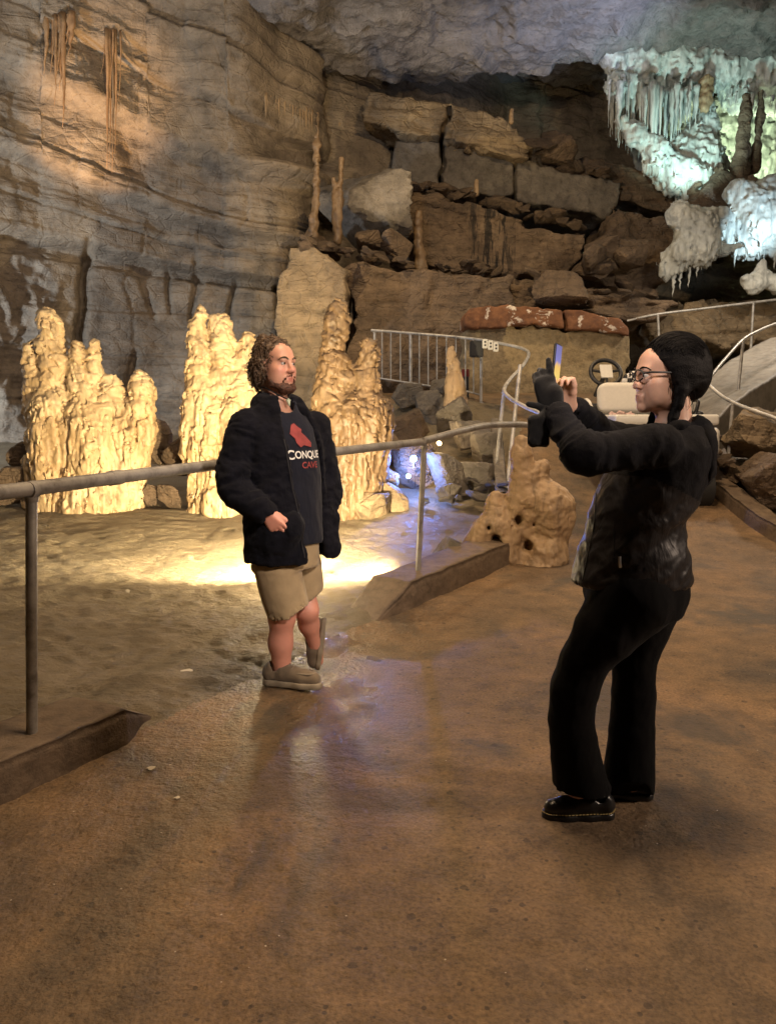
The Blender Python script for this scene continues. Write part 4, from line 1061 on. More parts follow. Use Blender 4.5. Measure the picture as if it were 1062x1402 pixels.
# golf cart parked on the path
M_CREAM = plain('cream vinyl', (.72, .69, .62), .45, var=.05, bump=.2, bscale=140)
M_CARTB = plain('cream cart body', (.70, .68, .62), .3, var=.04)
M_TYRE = plain('tyre rubber', (.02, .02, .02), .85)
def cart():
    x0, y0 = 3.08, 9.45; z0 = float(z_path(9.45)) - .02
    t = thing('golf_cart', (x0, y0, z0), 'golf cart with cream seats seen from behind, parked at the end of the path', 'golf cart')
    def sd(name, lo, hi, fn, mat, parent=t, res=.012):
        s = SDF(np.array(lo) + (x0, y0, z0) - .06, np.array(hi) + (x0, y0, z0) + .06, res); fn(s)
        V, Fq = s.mesh(1); return obj(name, mesh_from(name, V, Fq), mat, parent)
    o = np.array([x0, y0, z0])
    pitch = math.atan(.33)
    sd('seat_back', (-.6, -.2, .75), (.6, .1, 1.22), lambda s: (s.box(o + (0, -.05, 1.02), (.57, .065, .19), .062, M=basis(0, -.12)), s.field(lambda p: np.sqrt(np.maximum(np.abs(p[..., 0] - x0) - .44, 0) ** 2 + np.maximum(np.abs(p[..., 2] - z0 - 1.02) - .06, 0) ** 2) - .128, 'inter')), M_CREAM)
    sd('seat', (-.6, -.1, .6), (.6, .5, .8), lambda s: s.box(o + (0, .22, .72), (.56, .26, .07), .05), M_CREAM)
    sd('body', (-.65, -1.0, .2), (.65, 1.5, .8), lambda s: (s.box(o + (0, -.45, .52), (.60, .42, .16), .06), s.box(o + (0, .35, .34), (.58, .9, .07), .04), s.box(o + (0, 1.15, .55), (.56, .28, .28), .12, .1), s.box(o + (0, .2, .5), (.56, .3, .16), .05)), M_CARTB, res=.02)
    sd('rear_deck', (-.6, -.9, .65), (.6, -.3, .82), lambda s: (s.box(o + (0, -.58, .76), (.58, .28, .06), .03), s.box(o + (0, -.56, .82), (.50, .20, .06), .02, 0, 'sub')), M_CARTB)
    sd('bag_well', (-.6, -.4, .6), (.6, -.1, .9), lambda s: s.box(o + (0, -.26, .76), (.55, .10, .07), .03), M_BLACK)
    sd('dashboard', (-.6, .7, .7), (.6, 1.1, 1.0), lambda s: s.box(o + (0, .92, .86), (.56, .12, .12), .06), M_BLACK)
    for sx in (-1, 1):
        mb = MB(); mb.tube(smooth_path([o + (sx * .60, -.08, .80), o + (sx * .66, -.02, .98), o + (sx * .66, .2, .99), o + (sx * .62, .42, .86), o + (sx * .60, .44, .70)], 6), .022, 10); obj('arm_rest', mb.mesh('arm_rest'), M_CREAM if sx < 0 else M_BLACK, t)
        sd('side_panel', (sx * .68 - .1, -.2, .5), (sx * .68 + .1, .5, .9), lambda s: s.box(o + (sx * .66, .14, .70), (.045, .26, .17), .04), M_BLACK)
        for yy in (-.62, .98):
            r = .23; w = MB(); c = o + (sx * .50, yy, .20 + (yy * .33 if True else 0))
            w.tube([c + (-.09, 0, 0), c + (-.075, 0, 0), c + (.075, 0, 0), c + (.09, 0, 0)], [r * .86, r, r, r * .86], 28)
            wh = obj('wheel', w.mesh('wheel'), M_TYRE, t)
            w = MB(); w.tube([c + (-.095, 0, 0), c + (.095, 0, 0)], r * .5, 20); obj('rim', w.mesh('rim'), M_WBOX, wh)
    c = P(829, 510, y0 + .78); ax = np.array([0, -.86, .5]); e1 = np.array([1, 0, 0]); e2 = np.cross(ax, e1)
    mb = MB(); mb.tube([c + .195 * (e1 * math.cos(q) + e2 * math.sin(q)) for q in np.linspace(0, 2 * math.pi, 37)[:-1]], .027, 10, closed=True)
    for q in (.2, math.pi - .2, -math.pi / 2): mb.tube([c, c + .19 * (e1 * math.cos(q) + e2 * math.sin(q))], .018, 8)
    mb.tube([c, c - ax * .55], .03, 10)
    sw = obj('steering_wheel', mb.mesh('steering_wheel'), M_BLACK, t)
    mb = MB(); mb.box(c + ax * .03 + e2 * .0, (.08, .105, .008), np.stack([e1, e2, ax], -1)); obj('score_card', mb.mesh('score_card', True, .01), M_WBOX, sw)
cart()
# checked cloth and odds and ends lying on the cart
def checked():
    t = NT('black and white checked cloth'); v = t.coord(); c = t.n('ShaderNodeTexChecker'); c.inputs['Scale'].default_value = 14
    c.inputs['Color1'].default_value = (.7, .68, .64, 1); c.inputs['Color2'].default_value = (.02, .02, .02, 1); t.l(v, c.inputs[0]); t.l(c.outputs[0], t.b.inputs['Base Color']); t.set(Roughness=.8); return t.m
s = SDF(P(868, 515, 9.9) - .3, P(868, 515, 9.9) + .3, .012); c = P(872, 518, 9.85)
s.ell(c, (.17, .07, .10), .02); s.ell(c + (-.10, 0, -.03), (.10, .06, .06), .05); s.near(lambda p: .02 * fbm(p * 9, 3), .1)
V, Fq = s.mesh(1); tag(obj('checked_cloth', mesh_from('checked_cloth', V, Fq), checked(), loc=c), 'black and white checked cloth bundled over the cart seat beside her face', 'cloth')
M_PINK = plain('pinkish wrapper', (.48, .33, .30), .6, var=.4, nscale=60)
for k, (a, b) in enumerate(((838, 568), (850, 566), (862, 568))):
    s = SDF(P(a, b, 9.1) - .12, P(a, b, 9.1) + .12, .008); s.ell(P(a, b, 9.12), (.055, .04, .03), .0); s.near(lambda p: .02 * fbm(p * 22 + k, 3), .06)
    V, Fq = s.mesh(1); tag(obj('wrapper', mesh_from('wrapper', V, Fq), M_PINK, loc=P(a, b, 9.12)), 'small crumpled pinkish wrapper lying in the well behind the cart seat', 'wrapper', 'wrappers behind the cart seat')
# loose pale stones on the floor
M_PALE = plain('pale pebble', (.48, .42, .32), .6, var=.2)
pp = rock_mesh('pebble', 77, (1, 1, .45), 3, 9, .06); pp.materials.append(M_PALE)
for a, b, Y, r, l in ((178, 815, None, .032, 'pale flat stone lying on the mud floor left of the man'), (207, 1073, None, .014, 'small pale pebble on the path in front of the left kerb'), (243, 1117, None, .010, 'tiny pale pebble on the path nearest the camera, below the left kerb'), (255, 930, None, .03, 'thin pale stone flake on the mud left of the standing leg'), (162, 736, None, .014, 'small white stone near the foot of the broad stalagmite')):
    Y = 1.36 * FPX / (b - 577.0) ; x = P(a, b, Y)[0]
    for _ in range(6):
        Y = (CAMZ - gz(x, Y)) * FPX / (b - 577.0); x = P(a, b, Y)[0]
    o = bpy.data.objects.new('pebble', pp); COL.objects.link(o); o.location = (x, Y, gz(x, Y) + r * .3); o.scale = (r * 1.3, r * 1.1, r); o.rotation_euler = (0, 0, a)
    tag(o, l, 'stone')
# ================================================================== people
def mat_skin(name, base, lip, blush):
    t = NT(name); v = t.coord()
    c = t.ramp(t.noise(v, 38, 4, .6), [(.3, tuple(x * .92 for x in base)), (.7, tuple(min(1, x * 1.06) for x in base))])
    c = t.mix(t.attr('blush'), c, blush); c = t.mix(t.attr('lip'), c, lip)
    t.l(c, t.b.inputs['Base Color']); t.set(Roughness=.48)
    t.b.inputs['Subsurface Weight'].default_value = .12; t.b.inputs['Subsurface Radius'].default_value = (.012, .004, .002); t.b.inputs['Subsurface Scale'].default_value = .6
    t.bump(t.noise(v, 260, 3, .6), .12, .002); return t.m
def mat_cloth(name, col, rough=.85, weave=900, var=.2, sheen=.3, fold=0.0, bd=.0015, fuzz=0):
    t = NT(name); v = t.coord()
    c = t.ramp(t.noise(v, 14, 5, .6), [(.3, tuple(x * (1 - var) for x in col)), (.7, tuple(min(1, x * (1 + var)) for x in col))])
    t.l(c, t.b.inputs['Base Color']); t.set(Roughness=rough); t.b.inputs['Specular IOR Level'].default_value = .14
    t.b.inputs['Sheen Weight'].default_value = sheen; t.b.inputs['Sheen Roughness'].default_value = .5
    b = t.bump(t.noise(v, weave, 2, .6), .5, bd)
    if fuzz: b = t.bump(t.noise(v, 120, 4, .7), fuzz, .004, b)
    if fold: t.bump(t.noise(t.coord((1, 1, .6)), 16, 4, .55, .5), fold, .012, b)
    return t.m
M_SKIN_M = mat_skin('ruddy skin', (.56, .30, .21), (.42, .14, .11), (.58, .22, .17))
M_SKIN_F = mat_skin('fair skin', (.62, .38, .28), (.48, .17, .15), (.60, .28, .22))
M_EYE = plain('eye white', (.62, .58, .54), .25, var=.02); M_IRIS = plain('dark iris', (.05, .035, .025), .2)
M_HAIRM = plain('brown curly hair', (.095, .058, .032), .45, var=.5, nscale=60, bump=.6, bscale=150, bdist=.004)
M_BEARD = plain('auburn beard', (.075, .030, .016), .6, var=.5, nscale=90, bump=.9, bscale=260, bdist=.004)
M_HAIRF = plain('black hair', (.0035, .003, .0035), .6, var=.4, nscale=60, spec=.12, bump=.7, bscale=220, bdist=.003)
M_JACKM = mat_cloth('dark navy fleece', (.0042, .0046, .0085), .95, 500, .35, .03, .5, .003, .7)
M_TEE = mat_cloth('dark navy jersey', (.009, .0105, .019), .9, 900, .2, .08, .45)
M_KHAKI = mat_cloth('khaki cotton', (.33, .25, .145), .85, 800, .12, .2, .35)
M_SHOE = mat_cloth('taupe suede', (.155, .12, .080), .8, 700, .2, .3, .2)
M_SOLE = plain('tan rubber sole', (.24, .20, .14), .7); M_SOCK = mat_cloth('dark sock', (.02, .02, .022), .9)
M_JACKF = mat_cloth('charcoal jacket cloth', (.0036, .0038, .0062), .85, 600, .35, .03, .6, .002, .4)
M_LEATH = None
def _leather():
    t = NT('black leather panels'); v = t.coord()
    t.l(t.ramp(t.noise(v, 9, 4), [(.3, (.010, .0092, .0108)), (.7, (.019, .0175, .0195))]), t.b.inputs['Base Color']); t.set(Roughness=.46); t.b.inputs['Specular IOR Level'].default_value = .28
    b = t.bump(t.noise(t.coord((1, 1, .55)), 11, 4, .5, .8), .55, .02); t.bump(t.voro(v, 260), .12, .001, b); return t.m
M_LEATH = _leather()
M_PANTS = mat_cloth('black trouser cloth', (.0022, .0022, .0028), .95, 700, .2, .02, .15)
M_GLOVE = mat_cloth('black knit glove', (.0035, .0035, .004), .95, 400, .2, .2, .2, .003)
M_BOOT = plain('black leather shoe', (.010, .010, .011), .33, var=.2, bump=.3, bscale=60)
M_STITCH = plain('yellow welt thread', (.50, .38, .14), .6); M_METAL = plain('bright metal', (.65, .65, .66), .3, 1.0)
M_CORD = plain('black cord', (.01, .01, .01), .6); M_PEND = plain('pale green pendant', (.48, .55, .40), .35)

class Fr:
    """local frame: columns right-hand (side), forward, up"""
    def __init__(s, o, fwd, up=(0, 0, 1), sc=1.0):
        f = np.array(fwd, float); f /= np.linalg.norm(f); u = np.array(up, float); u = u - f * (u @ f); u /= np.linalg.norm(u)
        s.o = np.array(o, float); s.M = np.stack([np.cross(f, u), f, u], 1); s.sc = sc
    def __call__(s, x, y, z): return s.o + s.M @ (np.array([x, y, z], float) * s.sc)
    def loc(s, p): return ((np.asarray(p) - s.o) @ s.M) / s.sc
def head(s, F, fem=False, smile=0.0):
    c = F.sc; M = F.M
    E = lambda p, r, k=.02, op='add': s.ell(F(*p), np.array(r) * c, k * c, op, M)
    E((0, -.018, .032), (.074, .094, .096)); E((0, .03, -.035), (.060 if not fem else .056, .064, .084), .04)
    E((0, .052, .045), (.056, .042, .048), .03)
    E((0, .074 if not fem else .079, -.105), (.027 if not fem else .022, .026, .022), .03)
    for sx in (-1, 1):
        E((sx * .040, .058, -.026), (.026, .028, .024), .03); E((sx * .046, .028, -.085), (.022, .036, .022), .04); E((sx * .042, .046, -.058), (.022, .032, .032), .03)
        E((sx * .031, .101, .005), (.020, .022, .0135), .010, 'sub')
        E((sx * .031, .0825, .0125), (.0155, .0150, .0095), .003); E((sx * .031, .081, -.0085), (.0155, .0145, .0075), .003)
        E((sx * .013, .103, -.036), (.0095, .012, .0085), .008); E((sx * .077, -.012, -.008), (.010, .021, .032), .01)
        E((sx * .080, -.008, -.006), (.006, .012, .020), .006, 'sub')
    E((0, .086, .024), (.048, .014, .009), .02)
    s.cone(F(0, .094, .012), F(0, .116 if not fem else .110, -.030), .0085 * c, (.0125 if not fem else .010) * c, .014 * c)
    yl = .004 if fem else 0.0
    s.cone(F(-.020, .090 + yl, -.066), F(.020, .090 + yl, -.066), .0075 * c, .0075 * c, .012 * c); s.ell(F(0, .0985 + yl, -.066), np.array((.016, .007, .006)) * c, .008 * c, 'add', M)
    s.cone(F(-.015, .091 + yl, -.080), F(.015, .091 + yl, -.080), .0085 * c, .0085 * c, .010 * c)
    s.cone(F(-.024, .098, -.0725 + .006 * smile), F(0, .1045 + yl, -.0735), .0022 * c, .0025 * c, .004 * c, 'sub'); s.cone(F(.024, .098, -.0725 + .006 * smile), F(0, .1045 + yl, -.0735), .0022 * c, .0025 * c, .004 * c, 'sub')
def face_attr(me, F):
    n = len(me.vertices); co = np.empty(n * 3, np.float32); me.vertices.foreach_get('co', co)
    return co.reshape(-1, 3)
def set_attr(me, name, val):
    a = me.attributes.new(name, 'FLOAT', 'POINT'); a.data.foreach_set('value', val.astype(np.float32))
def paint(me, V, F, blush=.5, liph=.8):
    q = F.loc(V)
    lip = np.exp(-((q[:, 0] / .021) ** 4 + ((q[:, 2] + .0735) / .0135) ** 4)) * (q[:, 1] > .08)
    bl = np.zeros(len(V))
    for sx in (-1, 1): bl += np.exp(-(((q[:, 0] - sx * .043) / .022) ** 2 + ((q[:, 2] + .03) / .022) ** 2)) * (q[:, 1] > .03)
    bl += np.exp(-((q[:, 0] / .016) ** 2 + ((q[:, 2] + .032) / .016) ** 2)) * (q[:, 1] > .095)
    set_attr(me, 'lip', np.clip(lip, 0, 1) * liph); set_attr(me, 'blush', np.clip(bl * blush + (q[:, 2] < -.5) * .45, 0, 1))
def eyes(F, parent, sides=(-1, 1)):
    for sx in sides:
        c = F(sx * .031, .0835, .002); r = .0126 * F.sc
        V, f = ico(3); V = V * r
        e = obj('eye', mesh_from('eye', V + c, f), M_EYE, parent)
        d = F(sx * .031, .0945, .004); fw = F.M[:, 1]
        mb = MB(); mb.tube([c + fw * r * .90, c + fw * r * .985, c + fw * r * 1.02], [r * .50, r * .44, r * .1], 14); obj('iris', mb.mesh('iris'), M_IRIS, e)
def brows(F, parent, mat, th=.0052):
    for sx in (-1, 1):
        mb = MB(); mb.tube(smooth_path([F(sx * .013, .1015, .022), F(sx * .030, .1005, .030), F(sx * .047, .089, .027), F(sx * .056, .078, .018)], 5), [th * F.sc * k for k in np.r_[np.linspace(.7, 1.1, 8), np.linspace(1.0, .4, 8)]], 8)
        obj('eyebrow', mb.mesh('eyebrow'), mat, parent)
def rotv(v, ax, a):
    ax = ax / np.linalg.norm(ax); return v * math.cos(a) + np.cross(ax, v) * math.sin(a) + ax * (ax @ v) * (1 - math.cos(a))
def hand(W, d, n, sdir, sc=1.0, curl=(.3, .35, .4, .45), thumb=(.55, .3), spread=.06):
    """wrist, direction to the knuckles, palm normal, thumb side -> bone lists [palm],[finger x4],[thumb]"""
    d = np.array(d, float); d /= np.linalg.norm(d); n = np.array(n, float); n = n - d * (n @ d); n /= np.linalg.norm(n)
    t = np.array(sdir, float); t = t - d * (t @ d) - n * (t @ n); t /= np.linalg.norm(t)
    W = np.array(W, float); palm = []; fing = []
    for k, (o, ln) in enumerate(((.029, .072), (.0095, .080), (-.0105, .075), (-.0285, .058))):
        kn = W + sc * (d * (.092 - .003 * abs(k - 1) ** 1.5) + t * o)
        palm.append(([W + sc * (d * .008 + t * o * .55), kn], [.0165 * sc, .0118 * sc]))
        v = d * math.cos(spread * (1.5 - k)) + t * math.sin(spread * (1.5 - k)); p = kn; pts = [p]; 
        for j, fr in enumerate((.46, .30, .24)):
            v = rotv(v, np.cross(d, n), curl[k] * (.8 if j == 0 else 1.0)); p = p + v * ln * fr * sc; pts.append(p)
        fing.append((pts, [.0105 * sc, .0092 * sc, .0084 * sc, .0068 * sc]))
    b = W + sc * (d * .022 + t * .022 + n * .006)
    v = t * math.sin(thumb[0]) + d * math.cos(thumb[0]); v = v + n * thumb[1]; v /= np.linalg.norm(v)
    p1 = b + v * .038 * sc; v2 = v * .8 + d * .45 + n * thumb[1] * .3; v2 /= np.linalg.norm(v2); p2 = p1 + v2 * .032 * sc; v3 = v2 * .8 + d * .4; v3 /= np.linalg.norm(v3); p3 = p2 + v3 * .024 * sc
    th = ([b, p1, p2, p3], [.0155 * sc, .0125 * sc, .0108 * sc, .0078 * sc])
    return palm, fing, th
def add_hand(s, H, k=.008):
    palm, fing, th = H
    for p, r in palm: s.chain(p, r, .016)
    for p, r in fing: s.chain(p, r, .004)
    s.chain(th[0], th[1], .008)
def shoe(parent, heel, fwd, up, L, mu, ms, stitch=None, hi=.075, label=None):
    """shoe with sole (child), real length L, heel point on the ground, toe along fwd"""
    F = Fr(heel, fwd, up, L / .27)
    c = F.sc; s = SDF(np.minimum.reduce([F(x, y, z) for x in (-.08, .08) for y in (-.05, .32) for z in (-.03, .16)]), np.maximum.reduce([F(x, y, z) for x in (-.08, .08) for y in (-.05, .32) for z in (-.03, .16)]), .005)
    fl = lambda a, b, ra, rb, k=.02: s.cone(F(*a), F(*b), ra * c, rb * c, k)
    fl((0, .035, .045), (0, .10, .05), .034, .033); fl((0, .10, .047), (.004, .175, .040), .034, .036); fl((.004, .175, .040), (.006, .225, .036), .036, .032)
    fl((0, .038, .06), (0, .045, hi), .032, .031); fl((0, .09, .062), (0, .13, .056), .03, .032)
    s.cone(F(0, .060, hi - .01), F(0, .062, hi + .05), .027 * c, .03 * c, .008, 'sub')
    s.field(lambda p: -((p - F(0, 0, .012)) @ F.M[:, 2]), 'inter')
    s.near(lambda p: .0016 * fbm(p * 45, 3), .03)
    V, Fq = s.mesh(2); up_ = obj('shoe', mesh_from('shoe', V, Fq), mu, parent)
    s2 = SDF(s.lo, s.lo + (s.n - 1) * s.res, .005)
    for a, b, ra, rb in (((0, .036), (0, .10), .037, .036), ((0, .10), (.004, .18), .036, .041), ((.004, .18), (.006, .228), .041, .036)):
        s2.cone(F(a[0], a[1], .012), F(b[0], b[1], .012), ra * c, rb * c, .02)
    s2.field(lambda p: np.maximum(((p - F(0, 0, .026)) @ F.M[:, 2]), -((p - F(0, 0, 0)) @ F.M[:, 2])), 'inter')
    V, Fq = s2.mesh(1); so = obj('sole', mesh_from('sole', V, Fq), ms, up_)
    if stitch is not None:
        mb = MB()
        N = 64
        for i in range(N):
            a = 2 * math.pi * i / N; y = .132 + .134 * math.cos(a); w = .040 * np.interp(y, [0, .03, .10, .18, .24, .266], [.45, .95, .93, 1.05, .8, .3])
            x = w * (1 if math.sin(a) > 0 else -1) * min(1, abs(math.sin(a)) * 2.2) + .003
            a2 = a + .06; y2 = .132 + .134 * math.cos(a2); w2 = .040 * np.interp(y2, [0, .03, .10, .18, .24, .266], [.45, .95, .93, 1.05, .8, .3]); x2 = w2 * (1 if math.sin(a2) > 0 else -1) * min(1, abs(math.sin(a2)) * 2.2) + .003
            mb.tube([F(x * 1.0, y, .0285), F(x2 * 1.0, y2, .0285)], .0017, 5)
        obj('welt_stitching', mb.mesh('welt_stitching'), stitch, up_)
    return up_
def wrinkle(V, Fq, amp, freq=(9, 9, 5), seed=0, octv=3, zone=None):
    n = vnormals(V, Fq); d = amp * ridged(V * np.array(freq) + seed, octv) * .6 + amp * .5 * fbm(V * np.array(freq) * .5 + seed, 2)
    if zone is not None: d = d * zone(V)
    return (V + n * d[:, None]).astype(np.float32)

# ------------------------------------------------------------------ the man in shorts
def man():
    D = 3.98; k = D / FPX
    def Q(px, py, dd=0.0): return P(px, py, D + dd)
    root = thing('person', (Q(400, 940)[0], D, 0), 'man in dark jacket, khaki shorts and slip-on shoes standing with crossed legs', 'person', )
    ang = R(43)                                         # chest turned towards the viewer's right
    ax = np.array([math.cos(ang), math.sin(ang), 0]); fw = np.array([math.sin(ang), -math.cos(ang), 0])
    def sec(px, py, a, b, dd=0.0, df=0.0):
        c = Q(px, py, dd) + fw * df; return (c[0], c[1], c[2], a, b, ang)
    HF = Fr(Q(377, 500, 0), (math.sin(R(52)), -math.cos(R(52)), .02), sc=1.04)
    # --- body: one continuous surface
    s = SDF((0, 0, 0), (.1, .1, .1), .0055)
    s.lo = np.array([Q(290, 950)[0], D - .42, -.02], np.float32); s.n = np.array([int(.72 / .0055), int(.86 / .0055), int(1.92 / .0055)]); s.D = np.full(s.n, 9, np.float32)
    head(s, HF, smile=1)
    s.cone(HF(0, -.025, -.05), Q(380, 572, .01), .058, .070, .03)
    s.loft([sec(384, 566, .12, .07), sec(384, 580, .19, .09), sec(386, 620, .175, .115), sec(388, 700, .165, .125), sec(390, 770, .165, .12)], .05)
    for (sh, el, wr) in ((Q(342, 594, -.10), Q(320, 655, -.165), Q(362, 700, -.24)), (Q(428, 596, .11), Q(444, 655, .16), Q(436, 715, .08))):
        s.chain([sh, el, wr], [.048, .042, .030], .03)
    H = hand(Q(362, 700, -.24), (.62, -.10, -.78), (.3, .9, -.1), (.75, -.2, .6), 1.05, (.35, .4, .4, .45), (.45, .15)); add_hand(s, H)
    s.chain([Q(374, 772, -.05), Q(386, 842, -.06), Q(384, 880, -.035), Q(386, 925, -.02)], [.098, .066, .058, .046], .04)
    s.cone(Q(386, 925, -.02), Q(400, 932, -.04), .040, .032, .02)
    kn = Q(420, 836, .07); an = Q(431, 883, .16)
    s.chain([Q(412, 772, .13), kn, kn * .6 + an * .4 + fw * -.012, an], [.066, .057, .050, .034], .04)
    s.cone(an, Q(436, 905, .17), .032, .028, .02)
    V, Fq = s.mesh(2); V, Fq = biggest(V, Fq)
    me = mesh_from('body', V, Fq); paint(me, V, HF, .55)
    body = obj('body', me, M_SKIN_M, root)
    eyes(HF, body); brows(HF, body, M_HAIRM)
    # --- hair: curly, full at the nape, with a small knot on top
    s = SDF(HF(0, 0, 0) - .24, HF(0, 0, 0) + .24, .005); c = HF.sc; M = HF.M
    s.ell(HF(0, -.024, .048), np.array((.089, .108, .099)) * c, .02, 'add', M)
    s.ell(HF(0, -.088, -.02), np.array((.082, .055, .095)) * c, .03, 'add', M)
    for sx in (-1, 1):
        s.ell(HF(sx * .082, -.040, -.025), np.array((.022, .050, .075)) * c, .03, 'add', M)
    s.ell(HF(.0, -.085, .135), np.array((.032, .034, .028)) * c, .02, 'add', M)
    s.near(lambda p: .011 * ridged(p * 26, 2) * .8 + .007 * fbm(p * 55, 2), .06)
    s.field(lambda p: -(lambda q: np.maximum(np.maximum((.050 + .16 * np.maximum(q[..., 2] - .05, 0)) - q[..., 1], q[..., 2] - .075 - .25 * (.1 - q[..., 1])), -.3))(HF.loc(p)) * c, 'inter')
    V, Fq = s.mesh(0)
    V = list(V); Fl = [tuple(f) for f in Fq]
    rs = np.random.RandomState(3); Va = np.array(V); Na = vnormals(Va, np.array(Fq)); mb = MB()
    for q in rs.choice(len(Va), 1300):
        L_ = HF.loc(Va[q])
        if L_[1] > .045 and L_[2] < .085: continue
        p = Va[q] - Na[q] * .003; t1 = np.cross(Na[q], rs.normal(size=3)); t1 /= np.linalg.norm(t1) + 1e-6; t2 = np.cross(Na[q], t1); r = rs.uniform(.006, .013); ph = rs.uniform(0, 6); tw = rs.uniform(3, 7); ln = rs.uniform(.012, .032)
        pts = [p + Na[q] * .006 * math.sin(tt * 3) + np.array([0, 0, -1]) * ln * tt + r * (t1 * (math.cos(ph + tw * tt) - math.cos(ph)) + Na[q] * abs(math.sin(tw * tt)) * .6 + t2 * .4 * math.sin(ph + tw * tt)) for tt in np.linspace(0, 1, 9)]
        mb.tube(pts, [.0018, .002, .002, .002, .002, .0018, .0016, .0013, .0008], 4)
    V = np.concatenate([Va, np.array(mb.v)]); off = len(Va)
    hair = obj('hair', mesh_from('hair', V, Fl + [tuple(i + off for i in f) for f in mb.f]), M_HAIRM, body)
    # --- beard
    s = SDF(HF(0, .03, -.08) - .16, HF(0, .03, -.08) + .16, .004)
    s.ell(HF(0, .066, -.113), np.array((.042, .047, .036)) * c, .02, 'add', M)
    for sx in (-1, 1):
        s.chain([HF(sx * .070, .010, -.040), HF(sx * .060, .036, -.088), HF(sx * .03, .076, -.112)], [.011 * c, .021 * c, .026 * c], .02)
        s.chain([HF(sx * .001, .112, -.0535), HF(sx * .024, .104, -.061), HF(sx * .036, .088, -.082), HF(sx * .034, .084, -.10)], [.0078 * c, .0078 * c, .009 * c, .012 * c], .006)
    s.ell(HF(0, .106, -.074), np.array((.022, .028, .0100)) * c, .008, 'sub', M)
    s.near(lambda p: .004 * ridged(p * 70, 2) + .002, .03)
    V, Fq = s.mesh(0); obj('beard', mesh_from('beard', V, Fq), M_BEARD, body)
    # --- t shirt
    s = SDF((0, 0, 0), (.1, .1, .1), .0075); lo = Q(300, 790, 0); hi = Q(470, 535, 0)
    s.lo = np.array([lo[0], D - .38, lo[2]], np.float32); s.n = np.array([int((hi[0] - lo[0]) / .0075), int(.76 / .0075), int((hi[2] - lo[2]) / .0075)]); s.D = np.full(s.n, 9, np.float32)
    tee = [sec(381, 549, .078, .070, 0, .0), sec(383, 556, .095, .078, 0, .0), sec(384, 566, .13, .085, 0, .0), sec(385, 580, .205, .115, 0, .005), sec(388, 620, .198, .142, 0, .01), sec(391, 690, .192, .150, 0, .012), sec(394, 742, .190, .146, 0, .01)]
    s.loft(tee, .01)
    s.cone(HF(0, -.02, -.05), Q(380, 557, -.0) + fw * .03, .066, .068, .01, 'sub')
    V, Fq = s.mesh(2); V = wrinkle(V, Fq, .006, (7, 7, 4), 2)
    shirt = obj('t_shirt', mesh_from('t_shirt', V, Fq), M_TEE, root)
    bvh = BVHTree.FromPolygons([Vector(map(float, v)) for v in V], [tuple(map(int, f)) for f in Fq])
    def cast(px, py, lift=.002):
        o = P(px, py, D - .6); d = P(px, py, D) - o; d /= np.linalg.norm(d)
        h = bvh.ray_cast(Vector(o), Vector(d)); return h[0], h[1]
    # print on the chest: real letters laid on the cloth along the body's own axes
    def lay(me, mat, name, org, xs, zs, lift):
        bm = bmesh.new(); bm.from_mesh(me); bmesh.ops.triangulate(bm, faces=bm.faces)
        for _ in range(4):
            bmesh.ops.subdivide_edges(bm, edges=[e for e in bm.edges if e.calc_length() * xs > .008], cuts=1); bmesh.ops.triangulate(bm, faces=bm.faces)
        bmesh.ops.triangulate(bm, faces=bm.faces)
        for v in bm.verts:
            p = org + ax * v.co.x * xs + np.array([0, 0, 1]) * v.co.y * zs + fw * .5
            h = bvh.ray_cast(Vector(p), Vector(-fw))
            if h[0] is not None: v.co = h[0] + Vector(fw) * lift
            else: v.co = Vector(p - fw * .36)
        m2 = bpy.data.meshes.new(name); bm.to_mesh(m2); bm.free(); return obj(name, m2, mat, shirt)
    M_PW = plain('white shirt print', (.62, .62, .60), .7, var=.1); M_PR = plain('faded red shirt print', (.22, .035, .035), .8, var=.25)
    def text(body_, name):
        cu = bpy.data.curves.new(name, 'FONT'); cu.body = body_; cu.size = 1; cu.offset = .02
        o = bpy.data.objects.new(name, cu); COL.objects.link(o); bpy.context.view_layer.update()
        me = bpy.data.meshes.new_from_object(o.evaluated_get(bpy.context.evaluated_depsgraph_get())); bpy.data.objects.remove(o); return me
    o0 = np.array(cast(391, 629)[0])
    o0 = o0 - fw * (o0 @ fw)
    m_ = text('C', 'print'); o0 = o0 + ax * .002; lay(m_, M_PW, 'shirt_lettering', o0, .062, .064, .0045)
    m_ = text('ONQUE', 'print'); lay(m_, M_PW, 'shirt_lettering', o0 + ax * .044 + np.array([0, 0, .004]), .0475, .051, .0045)
    o1 = np.array(cast(413, 641)[0]); o1 = o1 - fw * (o1 @ fw)
    m_ = text('CAVE', 'print'); lay(m_, M_PR, 'shirt_lettering', o1, .046, .044, .0045)
    figpx = [(398, 594), (402, 582), (406, 580), (410, 585), (414, 588), (413, 592), (418, 597), (425, 606), (424, 612), (414, 609), (409, 612), (404, 606), (403, 600)]
    o2 = np.array(cast(410, 600)[0]); o2 = o2 - fw * (o2 @ fw)
    sx_ = 1 / (math.cos(ang) * FPX / D); m_ = bpy.data.meshes.new('print')
    m_.from_pydata([((a - 410) * sx_ * .9, -(b - 600) * k, 0) for a, b in figpx], [], [tuple(range(len(figpx)))])
    lay(m_, M_PR, 'shirt_emblem', o2, 1, 1, .0045)
    # --- cord and pendant
    nb = [HF(-.066, .0, -.110), HF(-.046, .045, -.138), HF(-.014, .072, -.158), HF(.004, .078, -.164), HF(.024, .068, -.156), HF(.052, .038, -.134), HF(.068, -.005, -.110), HF(.04, -.065, -.105), HF(-.04, -.068, -.105)]
